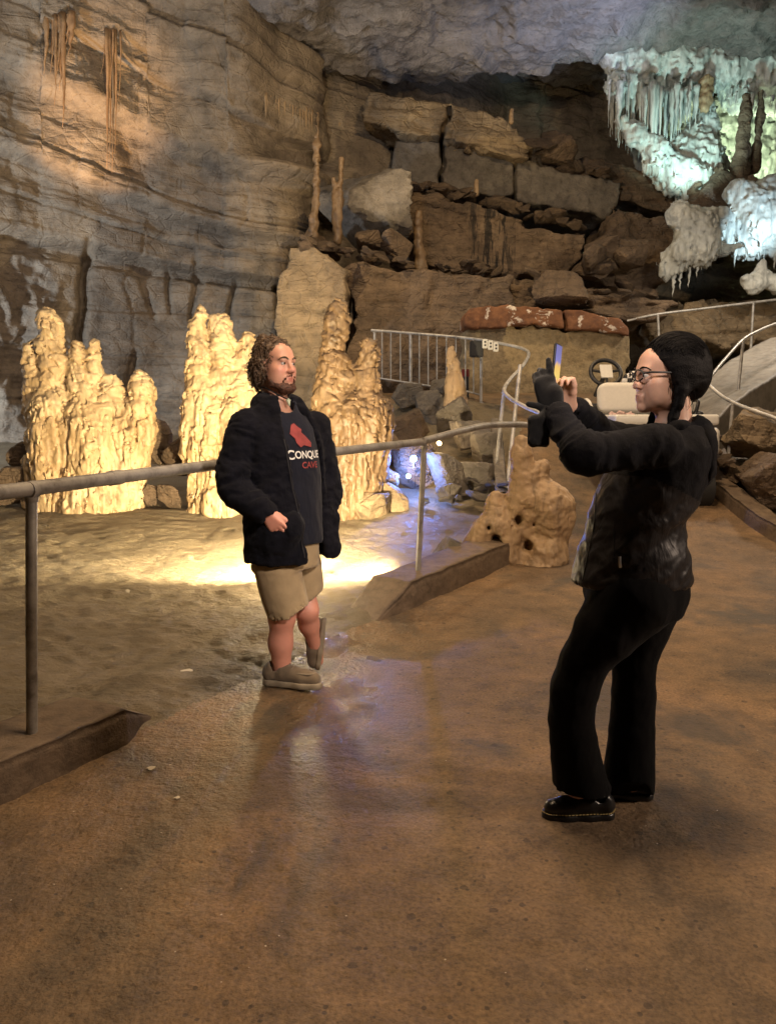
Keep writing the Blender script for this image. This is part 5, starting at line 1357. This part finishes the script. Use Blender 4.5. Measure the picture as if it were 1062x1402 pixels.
    mb = MB(); pts = smooth_path(nb + [nb[0]], 5)[:-1]; mb.tube(pts, .0035, 7, closed=True); cd = obj('necklace', mb.mesh('necklace'), M_CORD, root)
    mb = MB(); q = HF(.004, .084, -.164); mb.tube([q, q + np.array([0, 0, -.018]) + fw * .004, q + np.array([.004, 0, -.036]) + fw * .002], [.006, .009, .004], 10); mb.tube([q + ax * -.011 + [0, 0, -.010], q + ax * .013 + [0, 0, -.008]], .005, 8)
    obj('pendant', mb.mesh('pendant'), M_PEND, cd)
    # --- jacket: open shell with sleeves, hood rolled at the neck
    s = SDF((0, 0, 0), (.1, .1, .1), .0075); lo = Q(280, 792, 0); hi = Q(480, 520, 0)
    s.lo = np.array([lo[0], D - .46, lo[2]], np.float32); s.n = np.array([int((hi[0] - lo[0]) / .0075), int(.92 / .0075), int((hi[2] - lo[2]) / .0075)]); s.D = np.full(s.n, 9, np.float32)
    s.loft([sec(381, 545, .11, .085), sec(382, 560, .150, .105), sec(384, 582, .208, .135), sec(386, 620, .218, .165, 0, .012), sec(388, 690, .215, .175, 0, .016), sec(391, 763, .225, .180, 0, .016)], .02)
    s.loft([sec(383, 535, .085, .065), sec(384, 566, .128, .083), sec(385, 580, .19, .110), sec(388, 620, .196, .148, 0, .012), sec(391, 690, .192, .156, 0, .016), sec(391, 800, .200, .16, 0, .016)], .01, 'sub')
    cz = Q(385, 600)[2]; cc = Q(388, 640)
    def opening(p):
        z = p[..., 2]; u = (p - cc) @ ax; f = (p - cc) @ fw
        py = 640 - (z - cc[2]) / k
        u1 = np.interp(py, [540, 560, 600, 640, 700, 770], [-.075, -.088, -.088, -.078, -.040, -.005]).astype(np.float32); u2 = np.interp(py, [540, 560, 600, 640, 700, 770], [.075, .102, .140, .168, .178, .182]).astype(np.float32)
        return np.maximum(np.maximum(u1 - u, u - u2), .015 - f)
    s.field(opening, 'sub')
    for (sh, el, wr, e2) in ((Q(338, 584, -.11), Q(318, 652, -.17), Q(362, 702, -.235), Q(322, 672, -.19)), (Q(430, 586, .12), Q(444, 655, .17), Q(440, 720, .10), Q(446, 675, .17))):
        s.chain([sh, el, e2, wr], [.078, .072, .068, .050], .03)
    Wm = Q(362, 702, -.235); dm = np.array([.62, -.10, -.78])
    s.cone(Wm + dm * .006, Wm + dm * .12, .036, .036, .008, 'sub')
    for sx, dz in ((-1, 0), (1, 0)):
        s.chain([Q(383, 552) + ax * sx * .085 - fw * .02, Q(383, 562) + ax * sx * .092 + fw * .06], [.034, .026], .02)
    s.chain([Q(383, 554) + ax * -.085 - fw * .03, Q(380, 556) - fw * .115, Q(383, 554) + ax * .085 - fw * .03], [.042, .06, .042], .03)
    s.chain([Q(446, 665, .10), Q(450, 715, .08), Q(456, 750, .06)], [.045, .05, .05], .03, 'add', (fw, .45))
    # pocket bag bulging over the hand
    s.ell(Q(380, 738, -.19), (.09, .055, .085), .04); s.ell(Q(401, 722, -.20), (.050, .05, .065), .03)
    V, Fq = s.mesh(2); V, Fq = biggest(V, Fq); V = wrinkle(V, Fq, .012, (7, 7, 6), 5)
    V = wrinkle(V, Fq, .006, (14, 14, 18), 9, 2)
    for a_, b_, am in ((Q(318, 652, -.17), Q(362, 702, -.235), .008), (Q(338, 584, -.11), Q(318, 652, -.17), .007), (Q(444, 655, .17), Q(440, 720, .1), .007)):
        u_ = (b_ - a_) / np.linalg.norm(b_ - a_); t_ = (V - a_) @ u_ / np.linalg.norm(b_ - a_); q_ = V - a_ - np.outer((V - a_) @ u_, u_); rr_ = np.linalg.norm(q_, axis=1)
        w_ = ss(.14, .09, rr_) * ss(-.12, .1, t_) * ss(1.03, .9, t_)
        V = (V + vnormals(V, Fq) * (w_ * am * ridged(np.stack([(V @ u_) * 15 + 1.2 * pn(V * 6), q_[:, 0] * 5, q_[:, 1] * 5], -1), 2))[:, None]).astype(np.float32)
    jk = obj('jacket', mesh_from('jacket', V, Fq), M_JACKM, root)
    mb = MB(); M_ZIP = plain('dark zip tape', (.02, .02, .024), .4)
    bvj = BVHTree.FromPolygons([Vector(map(float, v)) for v in V], [tuple(map(int, f)) for f in Fq])
    pts = []
    for py in range(600, 760, 6):
        u_ = np.interp(py, [540, 560, 600, 640, 700, 770], [-.075, -.088, -.088, -.078, -.040, -.005]) - .012
        p = Q(388, py) ; p = p + ax * u_ + fw * .5; h = bvj.ray_cast(Vector(p), Vector(-fw))
        if h[0] is not None and (not pts or (np.array(h[0]) - pts[-1])[2] ** 2 < .01): pts.append(np.array(h[0]) + fw * .001)
    if len(pts) > 3: mb.tube(pts, .0035, 6); obj('zip', mb.mesh('zip'), M_ZIP, jk)
    # --- shorts
    s = SDF((0, 0, 0), (.1, .1, .1), .0075); lo = Q(335, 862, 0); hi = Q(455, 735, 0)
    s.lo = np.array([lo[0], D - .30, lo[2]], np.float32); s.n = np.array([int((hi[0] - lo[0]) / .0075), int(.62 / .0075), int((hi[2] - lo[2]) / .0075)]); s.D = np.full(s.n, 9, np.float32)
    s.loft([sec(391, 738, .186, .142), sec(391, 775, .185, .145)], .02)
    hA, kA = Q(378, 775, -.06), Q(397, 846, -.06); hB, kB = Q(412, 775, .13), Q(421, 838, .11)
    s.cone(hA, kA, .116, .106, .03); s.cone(hB, kB, .105, .094, .003)
    def cut(p, c0, n0): return (p - c0) @ np.array(n0)
    s.field(lambda p: np.where(True, (p[..., 2] - Q(398, 838)[2]) * -1 + np.where(p[..., 0] > Q(400, 838)[0], .62, .10) * (p[..., 0] - Q(400, 838)[0]) + 0, 0), 'inter')
    s.cone(hA + (kA - hA) * .55, kA + (kA - hA) * .5, .096, .104, .01, 'sub'); s.cone(hB + (kB - hB) * .62, kB + (kB - hB) * .5, .086, .092, .01, 'sub')
    V, Fq = s.mesh(2); V, Fq = biggest(V, Fq); V = wrinkle(V, Fq, .007, (6, 6, 3), 12, 2); V = wrinkle(V, Fq, .0025, (5, 5, 14), 13, 2)
    obj('shorts', mesh_from('shorts', V, Fq), M_KHAKI, root)
    # --- socks and shoes
    g0 = gz(Q(400, 945)[0], D) + .004
    h0 = Q(360, 944, -.02); h0[2] = g0
    sh = shoe(root, h0, (.975, -.22, 0), (0, 0, 1), .338, M_SHOE, M_SOLE)
    mb = MB(); F = Fr(h0, (.975, -.22, 0), (0, 0, 1), .338 / .27)
    for y_ in (.118, .138): mb.tube(smooth_path([F(-.022, y_, .078), F(0, y_ + .004, .094 - (y_ - .118) * .3), F(.022, y_, .078)], 4), .003, 6)
    mb.tube(smooth_path([F(-.030, .16, .068), F(-.02, .215, .066), F(.008, .235, .064), F(.032, .21, .064), F(.034, .16, .066)], 5), .0035, 6)
    obj('lace', mb.mesh('lace'), M_SOLE, sh)
    toe = Q(434, 924, .13); hl = Q(444, 846, .22)
    fdir = toe - hl; upd = np.array([-.93, -.22, -.2])
    sh2 = shoe(root, hl + np.array([.012, 0, .0]), fdir, upd, .295, M_SHOE, M_SOLE)
    mb = MB(); F = Fr(hl + np.array([.012, 0, 0]), fdir, upd, .295 / .27)
    for y_ in (.118, .138): mb.tube(smooth_path([F(-.022, y_, .078), F(0, y_ + .004, .094 - (y_ - .118) * .3), F(.022, y_, .078)], 4), .003, 6)
    obj('lace', mb.mesh('lace'), M_SOCK, sh2)
    for an_, d_ in ((Q(386, 926, -.02), np.array([.01, 0, -.02])),):
        pass
    return root
man()

# ------------------------------------------------------------------ the woman taking the picture
def woman():
    D = 2.62; k = D / FPX
    def Q(px, py, dd=0.0): return P(px, py, D + dd)
    root = thing('person', (Q(830, 1120)[0], D, 0), 'woman with black hair and glasses in black jacket and flared trousers, photographing the man', 'person')
    HF = Fr(Q(911, 515, 0), (-.985, -.10, -.02), sc=.945)
    def grid(px0, py0, px1, py1, w, res, dc=0.0):
        lo = P(px0, py1, D); hi = P(px1, py0, D); s = SDF((0, 0, 0), (.1, .1, .1), res)
        s.lo = np.array([lo[0], D + dc - w, lo[2]], np.float32); s.n = np.array([int((hi[0] - lo[0]) / res) + 1, int(2 * w / res), int((hi[2] - lo[2]) / res) + 1]); s.D = np.full(s.n, 9, np.float32); return s
    def sec(px0, px1, py, hw, dd=0.0):
        a, b = Q(px0, py, dd), Q(px1, py, dd); return ((a[0] + b[0]) / 2, a[1], a[2], abs(b[0] - a[0]) / 2, hw, 0.0)
    shN, elN, wrN = Q(905, 610, -.17), Q(792, 623, -.20), Q(757, 560, -.06)
    shF, elF, wrF = Q(900, 608, .17), Q(836, 604, .26), Q(778, 556, .11)
    HN = hand(wrN + np.array([-.014, 0, .012]), (-.20, .10, .97), (-.25, .95, 0), (.95, .1, .15), .92, (.05, .65, .85, .95), (.55, .35))
    HFr = hand(wrF + np.array([-.002, 0, .0]), (-.22, -.32, .92), (-.6, -.8, 0), (.8, -.6, .2), .92, (.8, .9, .95, 1.0), (.30, .05))
    s = grid(725, 440, 985, 1160, .46, .0055, .03)
    head(s, HF, True, smile=1.5)
    s.cone(HF(0, -.03, -.05), Q(922, 592, 0), .050, .062, .03)
    s.loft([sec(880, 960, 588, .12), sec(862, 962, 610, .165), sec(838, 955, 660, .15), sec(822, 925, 720, .12), sec(812, 922, 790, .14), sec(820, 918, 826, .14)], .04)
    s.chain([shN, elN, wrN], [.052, .040, .027], .03); s.chain([shF, elF, wrF], [.052, .040, .027], .03)
    add_hand(s, HN); add_hand(s, HFr)
    s.chain([Q(866, 820, -.07), Q(784, 938, -.06), Q(792, 1085, -.04)], [.085, .052, .040], .04)
    s.chain([Q(876, 820, .08), Q(864, 950, .08), Q(864, 1070, .08)], [.08, .052, .038], .04)
    V, Fq = s.mesh(2); V, Fq = biggest(V, Fq)
    me = mesh_from('body', V, Fq); paint(me, V, HF, .3, .45); body = obj('body', me, M_SKIN_F, root)
    eyes(HF, body); brows(HF, body, M_HAIRF, .003)
    # --- hair
    c = HF.sc; M = HF.M
    s = SDF(HF(0, 0, 0) - .26, HF(0, 0, 0) + .24, .005)
    s.ell(HF(0, -.036, .046), np.array((.096, .118, .108)) * c, .02, 'add', M)
    s.ell(HF(0, -.095, -.005), np.array((.080, .062, .085)) * c, .04, 'add', M)
    for sx in (-1, 1):
        s.ell(HF(sx * .083, -.022, -.012), np.array((.016, .050, .062)) * c, .03, 'add', M)
        s.chain([HF(sx * .084, -.020, -.055), HF(sx * .080, -.010, -.100), HF(sx * .074, .004, -.140), HF(sx * .085, .03, -.19)], [.018, .016, .015, .011], .02)
    def hcut(p):
        q = HF.loc(p); fx = .050 - .42 * np.maximum(.05 - q[..., 2], 0) * .0 + .0 * q[..., 2]
        fx = np.interp(q[..., 2], [-.3, -.10, -.04, 0, .04, .075, .10, .16], [.06, .016, .004, .018, .040, .068, .062, .0])
        return (q[..., 1] - fx) * c * .9
    s.field(hcut, 'inter')
    s.near(lambda p: .0018 * ridged(p * np.array([12, 30, 50]), 2) + .001 * fbm(p * 60, 2), .05)
    V, Fq = s.mesh(1); V, Fq = biggest(V, Fq)
    rs = np.random.RandomState(12); mb = MB()
    for q in range(190):
        ph_ = rs.uniform(-1.45, 1.45); t0 = rs.uniform(.35, 1.2); t1 = t0 + rs.uniform(1.0, 2.4); lift = rs.uniform(.997, 1.012); pts = []
        for tt in np.linspace(t0, min(t1, 3.75), 16):
            a_ = ph_ + .05 * math.sin(tt * 3 + q)
            L3 = np.array([.0965 * math.sin(a_), -.036 + .1185 * math.cos(a_) * math.cos(tt), .046 + .1085 * math.cos(a_) * math.sin(tt)]) * lift
            if L3[1] < np.interp(L3[2], [-.3, -.10, -.04, 0, .04, .075, .10, .16], [.06, .016, .004, .018, .040, .068, .062, .03]) + .004: pts.append(HF(*L3))
        if len(pts) > 5: mb.tube(pts, [.0014 * (1 - .6 * i / len(pts)) for i in range(len(pts))], 4)
    for q in range(26):
        sx = rs.choice((-1, 1)); p0 = np.array([sx * rs.uniform(.060, .088), rs.uniform(-.09, .01), rs.uniform(-.07, -.02)])
        pts = [HF(*(p0 + np.array([sx * .006 * math.sin(3 * t), .012 * t + .01 * math.sin(4 * t + q), -.075 * t]))) for t in np.linspace(0, rs.uniform(.5, 1.2), 8)]
        mb.tube(pts, [.0013, .0013, .0012, .0011, .001, .0009, .0007, .0004], 4)
    off = len(V); Fl = [tuple(f) for f in Fq] + [tuple(i + off for i in f) for f in mb.f]
    hair = obj('hair', mesh_from('hair', np.concatenate([V, np.array(mb.v)]), Fl), M_HAIRF, body)
    # --- glasses
    mb = MB()
    for sx in (-1, 1):
        mb.tube(smooth_path([HF(sx * (.033 + .025 * math.cos(a)), .117 - .010 * max(0, math.cos(a)), .002 + .019 * math.sin(a)) for a in np.linspace(0, 2 * math.pi, 13)[:-1]], 3), .0026, 7)
        mb.tube([HF(sx * .058, .106, .010), HF(sx * .076, .088, .011), HF(sx * .083, .05, .010), HF(sx * .084, -.01, .006)], .0034, 7)
    mb.tube([HF(-.009, .117, .006), HF(.009, .117, .006)], .0026, 7)
    gl = obj('glasses', mb.mesh('glasses'), M_BLACK, body)
    # --- trousers
    s = grid(725, 775, 960, 1140, .34, .0065, 0)
    s.loft([sec(803, 938, 785, .165), sec(800, 939, 812, .172), sec(806, 929, 838, .172)], .03)
    a = k
    N = [(864, 818, 57, -.070), (830, 862, 42, -.075), (799, 905, 31.5, -.065), (786, 942, 31.5, -.06), (781, 985, 29.5, -.05), (788, 1040, 33, -.04), (799, 1095, 41, -.03), (799, 1125, 45, -.03)]
    Fr_ = [(888, 818, 46, .085), (876, 862, 37, .085), (867, 905, 30, .085), (867, 950, 30, .085), (864, 1000, 32, .085), (861, 1060, 35, .085), (868, 1095, 29, .085), (870, 1125, 27, .085)]
    for L_ in (N, Fr_): s.chain([Q(q[0], q[1], q[3]) for q in L_], [q[2] * a for q in L_], .012)
    s.cone(Q(905, 810, -.02), Q(900, 826, 0), .078, .06, .03)
    s.field(lambda p: (.105 - .06 * ss(D + .0, D + .05, p[..., 1]) - .04 * (p[..., 0] - Q(797, 1100)[0])) - p[..., 2], 'inter')
    s.cone(Q(797, 1080, -.03), Q(799, 1150, -.03), .085, .10, .01, 'sub'); s.cone(Q(868, 1080, .085), Q(870, 1150, .085), .05, .056, .01, 'sub')
    V, Fq = s.mesh(2); V, Fq = biggest(V, Fq); V = wrinkle(V, Fq, .005, (10, 10, 5), 31)
    obj('trousers', mesh_from('trousers', V, Fq), M_PANTS, root)
    # --- jacket
    s = grid(725, 535, 990, 830, .42, .0065, .03)
    s.loft([sec(884, 958, 584, .115), sec(864, 966, 606, .178), sec(836, 968, 640, .18), sec(820, 955, 670, .168), sec(812, 936, 706, .155), sec(804, 930, 732, .155), sec(793, 939, 766, .170), sec(785, 939, 796, .168)], .03)
    s.loft([sec(800, 925, 776, .155), sec(796, 928, 802, .158)], .005, 'sub')
    s.chain([shN, elN + np.array([.03, 0, 0]), elN, wrN], [.064, .053, .047, .038], .03)
    s.chain([shF, elF, wrF], [.066, .052, .037], .03)
    s.cone(wrN, wrN + (wrN - elN) * .6, .037, .04, .005, 'sub'); s.cone(wrF, wrF + (wrF - elF) * .6, .036, .04, .005, 'sub')
    s.cone(HF(0, -.02, -.10), Q(918, 596), .064, .072, .01, 'sub')
    V, Fq = s.mesh(2); V, Fq = biggest(V, Fq)
    V = wrinkle(V, Fq, .007, (9, 9, 9), 41)
    for a_, b_, am in ((elN, wrN, .0075), (elF, wrF, .0065), (shN, elN, .005)):
        u_ = (b_ - a_) / np.linalg.norm(b_ - a_); t_ = (V - a_) @ u_ / np.linalg.norm(b_ - a_); q_ = V - a_ - np.outer((V - a_) @ u_, u_); rr_ = np.linalg.norm(q_, axis=1)
        w_ = ss(.14, .09, rr_) * ss(-.12, .1, t_) * ss(1.03, .9, t_)
        V = (V + vnormals(V, Fq) * (w_ * am * ridged(np.stack([(V @ u_) * 17 + 1.2 * pn(V * 6), q_[:, 0] * 5, q_[:, 1] * 5], -1), 2))[:, None]).astype(np.float32); zf = lambda v: ss(Q(0, 690)[2], Q(0, 740)[2] - .02, v[:, 2]) * 1.0
    n_ = vnormals(V, Fq); low = ss(Q(0, 650)[2], Q(0, 700)[2], V[:, 2])
    diag = V[:, 2] * 1.0 + V[:, 0] * -.8
    V = (V + n_ * (.010 * low * ridged(np.stack([diag * 9, V[:, 1] * 3, (V[:, 0] + V[:, 2]) * 2.2], -1), 2) * .7)[:, None]).astype(np.float32)
    fz = V[Fq].mean(1)
    def adist(a_, b_):
        t_ = np.clip((fz - a_) @ (b_ - a_) / ((b_ - a_) @ (b_ - a_)), 0, 1); return np.linalg.norm(fz - a_ - t_[:, None] * (b_ - a_), axis=1)
    arm = np.minimum.reduce([adist(shN, elN), adist(elN, wrN), adist(shF, elF), adist(elF, wrF)])
    lower = (arm > .088) & (fz[:, 2] < Q(0, 648)[2] - .45 * np.maximum(0, fz[:, 0] - Q(890, 0)[0]))
    jm = mesh_from('jacket', V, Fq); jk = obj('jacket', jm, M_JACKF, root)
    jm.materials.append(M_LEATH); jm.polygons.foreach_set('material_index', lower.astype(np.int32))
    # hood lying on the back
    s = grid(880, 540, 1000, 720, .3, .0065, 0)
    s.ell(Q(950, 606, 0), (.062, .135, .085), .03); s.ell(Q(955, 640, 0), (.045, .12, .075), .03)
    s.chain([Q(930, 588, -.10), Q(955, 590, -.02), Q(955, 590, .05), Q(930, 588, .11)], [.032, .045, .045, .032], .03); s.chain([Q(903, 592, -.09), Q(930, 588, -.10)], [.018, .03], .03)
    s.cone(HF(0, -.02, -.10), Q(918, 596), .066, .076, .02, 'sub'); s.near(lambda p: .006 * ridged(p * 14, 2), .05)
    V, Fq = s.mesh(2); obj('hood', mesh_from('hood', V, Fq), M_JACKF, jk)
    bv = BVHTree.FromPolygons([Vector(map(float, v)) for v in jm_verts(jm, root)], [tuple(p.vertices) for p in jm.polygons])
    def on(px, py, lift=.002):
        o = np.array([0, 0, CAMZ]); d = P(px, py, D) - o; d /= np.linalg.norm(d); h = bv.ray_cast(Vector(o), Vector(d))
        return np.array(h[0]) - d * lift if h[0] is not None else None
    def strip(pxs, r, mat, name):
        pts = [on(*q) for q in pxs]; pts = [p for p in pts if p is not None]
        if len(pts) > 2: mb = MB(); mb.tube(pts, r, 7); return obj(name, mb.mesh(name), mat, jk)
    strip([(848, 762), (848, 768), (849, 777)], .0055, M_METAL, 'zip_pull')
    strip([(840, 712 + 5 * i) for i in range(11)], .002, plain('dark seam', (.006, .006, .007), .5), 'pocket_zip')
    strip([(np.interp(y, [660, 720, 800], [817, 813, 796]), y) for y in range(660, 802, 8)], .0022, bpy.data.materials['dark seam'], 'front_seam')
    # --- gloves: palm and fingers covered on the near hand, fingertips and thumb bare
    s = grid(725, 480, 800, 575, .2, .004, .0)
    for p, r in HN[0]: s.chain(p, [q + .004 for q in r], .016)
    for i, (p, r) in enumerate(HN[1]):
        m = 4 if i == 0 else 3
        s.chain(p[:m], [q + .003 for q in r[:m]], .004)
    s.cone(wrN, wrN + np.array([-.002, 0, .05]), .036, .034, .01)
    V, Fq = s.mesh(1); obj('glove', mesh_from('glove', V, Fq), M_GLOVE, root)
    # --- shoes
    g = gz(Q(800, 1140)[0], D - .05)
    dN = -.05
    h0 = Q(840, 1136, dN); h0[2] = gz(h0[0], h0[1]) + .004
    sh = shoe(root, h0, (-1, -.05, 0), (0, 0, 1), .262, M_BOOT, M_BOOT, M_STITCH, .07)
    h1 = Q(893, 1120, .085); h1[2] = gz(h1[0], h1[1]) + .004
    shoe(root, h1, (-1, .12, 0), (0, 0, 1), .255, M_BOOT, M_BOOT, None, .07)
    # --- things in her hands
    ph = thing('phone', Q(760, 502, .03), 'dark phone with a glowing screen held upright in both her hands', 'phone')
    nrm = np.array([math.cos(R(27)), -math.sin(R(27)), -.06]); nrm /= np.linalg.norm(nrm)
    tu = np.array([.09, 0, 1.0]); tu -= nrm * (tu @ nrm); tu /= np.linalg.norm(tu); tl = np.cross(nrm, tu)
    Mx = np.stack([tl, nrm, tu], 1); c0 = Q(761, 502, .035)
    mb = MB(); mb.box(c0, (.037, .0045, .076), Mx); obj('case', mb.mesh('case', True, .0035, 3), M_BLACK, ph)
    M_SCR = emis('phone screen', (1, .75, .25), .8); t = M_SCR.node_tree
    nt = NT.__new__(NT); nt.m = M_SCR; nt.t = t; nt.b = [q for q in t.nodes if q.type == 'BSDF_PRINCIPLED'][0]
    v = nt.coord(gen='Generated'); sp = nt.n('ShaderNodeSeparateXYZ'); nt.l(v, sp.inputs[0])
    nz = nt.noise(v, 4, 4, .6); hh = nt.math('ADD', sp.outputs[2], nt.math('MULTIPLY', nz, .3))
    M_SCR.node_tree.nodes['Principled BSDF'].inputs['Base Color'].default_value = (.01, .01, .01, 1); M_SCR.node_tree.nodes['Principled BSDF'].inputs['Roughness'].default_value = .3
    cc = nt.ramp(hh, [(.25, (.35, .14, .02)), (.42, (1, .72, .18)), (.66, (1.0, .60, .16)), (.76, (.26, .25, .62)), (1.0, (.20, .19, .48))])
    nt.l(cc, nt.b.inputs['Emission Color'])
    mb = MB(); mb.box(c0 + nrm * .0052, (.034, .0006, .071), Mx); obj('screen', mb.mesh('screen', False), M_SCR, ph)
    s = grid(705, 545, 770, 625, .1, .004, -.08)
    ctr = Q(737, 590, -.08); s.box(ctr, (.036, .018, .052), .017); s.cone(Q(745, 572, -.08), Q(752, 556, -.07), .022, .016, .02); s.chain([Q(724, 553, -.07), Q(738, 557, -.07), Q(752, 556, -.07)], [.010, .011, .013], .01)
    s.near(lambda p: .004 * fbm(p * 30, 3), .03); V, Fq = s.mesh(1)
    tag(obj('mitten', mesh_from('mitten', V, Fq), M_GLOVE, loc=ctr), 'black mitten dangling empty from her raised wrist', 'mitten')
    return root
def jm_verts(me, root):
    n = len(me.vertices); co = np.empty(n * 3, np.float32); me.vertices.foreach_get('co', co)
    return co.reshape(-1, 3) + np.array(root.location, np.float32)
woman()
# ================================================================== lamps, world, camera
def look(o, target):
    o.rotation_euler = (Vector([float(q) for q in target]) - o.location).to_track_quat('-Z', 'Y').to_euler()
def lamp(kind, loc, energy, color, target=None, size=.1, angle=60, blend=.5):
    d = bpy.data.lights.new('lamp_or_fill_light', kind); o = bpy.data.objects.new('lamp_or_fill_light', d); COL.objects.link(o)
    o.location = [float(q) for q in loc]; d.energy = energy; d.color = color
    if kind == 'SPOT': d.spot_size = R(angle); d.spot_blend = blend; d.shadow_soft_size = size
    elif kind == 'AREA': d.size = size
    else: d.shadow_soft_size = size
    if target is not None: look(o, target)
    return o
WARM = (1.0, .70, .36); CREAM = (1.0, .79, .47); COOL = (.72, .84, 1.0); BLUE = (.13, .27, 1.0)
# show lighting of the cave, with a few unseen fill lights added
FL = np.array([-.76, 6.12, .42])
lamp('SPOT', (.02, 6.34, .34), 420, CREAM, (-1.4, 7.1, 0), .12, 150, .8)
lamp('SPOT', FL, 1450, CREAM, (-2.5, 9.1, .5), .05, 132, .5)
lamp('POINT', FL + [0, -.15, .05], 36, CREAM, size=.05)          # weak point light added at the flood behind the man, for floor glints
lamp('POINT', P(563, 640, 9.35) + [-.02, -.06, .02], 70, BLUE, size=.04)
lamp('POINT', P(602, 606, 10.2) + [0, -.15, .05], 10, WARM, size=.04)
lamp('AREA', (-9.9, 10.5, 1.6), 520, COOL, (-9, 15, 4.0), .5)                                          # left wall, out of frame
lamp('SPOT', (-6.6, 12.4, .9), 3600, (1, .58, .24), P(128, 170, 15.5), .1, 24, .9)                     # upward orange beam
lamp('SPOT', (5.4, 15.4, 6.6), 650, (.58, .70, 1.0), (4.0, 16.6, 9.4), .1, 80, 1)
lamp('SPOT', (6.3, 16.3, 6.0), 340, (.60, .95, .88), P(945, 115, 18.3), .1, 88, .8)
lamp('SPOT', (7.6, 15.0, 4.6), 300, (.62, .86, 1.0), P(1010, 300, 17.0), .1, 60, .9)
lamp('SPOT', P(1010, 262, 18.6), 400, (.80, 1.0, .62), P(1010, 190, 20.3), .1, 120, .8)
lamp('SPOT', (-1.6, 12.4, 3.2), 520, (1.0, .80, .50), P(605, 165, 17.6), .08, 22, 1)  # unseen narrow spot added to lighten the topmost slab
lamp('AREA', (1.2, 11.6, 8.2), 230, (1, .72, .40), (1.2, 14.5, 1.5), .3)
lamp('AREA', (.3, 3.0, 6.8), 330, (1.0, .70, .42), (.9, 3.4, 0), 1.0)
lamp('SPOT', (2.4, 7.6, 7.6), 900, (1.0, .70, .42), (2.2, 8.3, 0), .3, 66, .8)
lamp('AREA', (6.8, 12.6, 5.2), 140, (1.0, .86, .70), (6.3, 12.8, 2.4), .5)  # unseen area light added to brighten the ramp
lamp('SPOT', (-2.9, 11.6, 2.0), 560, (1.0, .74, .42), P(590, 240, 17), .08, 70, .8)
lamp('AREA', (4.4, 1.6, 2.7), 120, (1.0, .76, .58), (-.2, 3.8, 1.0), .5)
lamp('SPOT', (1.6, .4, 3.2), 640, (1.0, .80, .66), (-.45, 4.0, 1.05), .15, 34, 1)  # unseen spot added from the front to brighten the man
lamp('SPOT', (-1.9, 2.0, 2.5), 110, (1.0, .86, .78), (.92, 2.6, 1.50), .1, 15, 1)  # unseen tight spot added to brighten the woman's face
lamp('AREA', (-2.5, 5, 7.0), 190, (.95, .93, .95), (-.5, 13, 9.3), 2.0)
w = bpy.data.worlds.new('World'); SC.world = w; w.use_nodes = True
w.node_tree.nodes['Background'].inputs[0].default_value = (.9, .85, .8, 1); w.node_tree.nodes['Background'].inputs[1].default_value = .008
cam = bpy.data.cameras.new('camera'); co = bpy.data.objects.new('camera', cam); COL.objects.link(co)
cam.sensor_fit = 'HORIZONTAL'; cam.sensor_width = 36; cam.lens = 36 * FPX / 1062; cam.clip_end = 200; cam.clip_start = .05
co.location = (0, 0, CAMZ); co.rotation_euler = (R(90) - PITCH, 0, 0); SC.camera = co
SC.view_settings.view_transform = 'Standard'; SC.view_settings.look = 'None'; SC.view_settings.exposure = .12; SC.view_settings.gamma = 1
SC.cycles.use_denoising = True; SC.cycles.max_bounces = 4; SC.cycles.diffuse_bounces = 3; SC.cycles.glossy_bounces = 2
SC.cycles.sample_clamp_indirect = 4
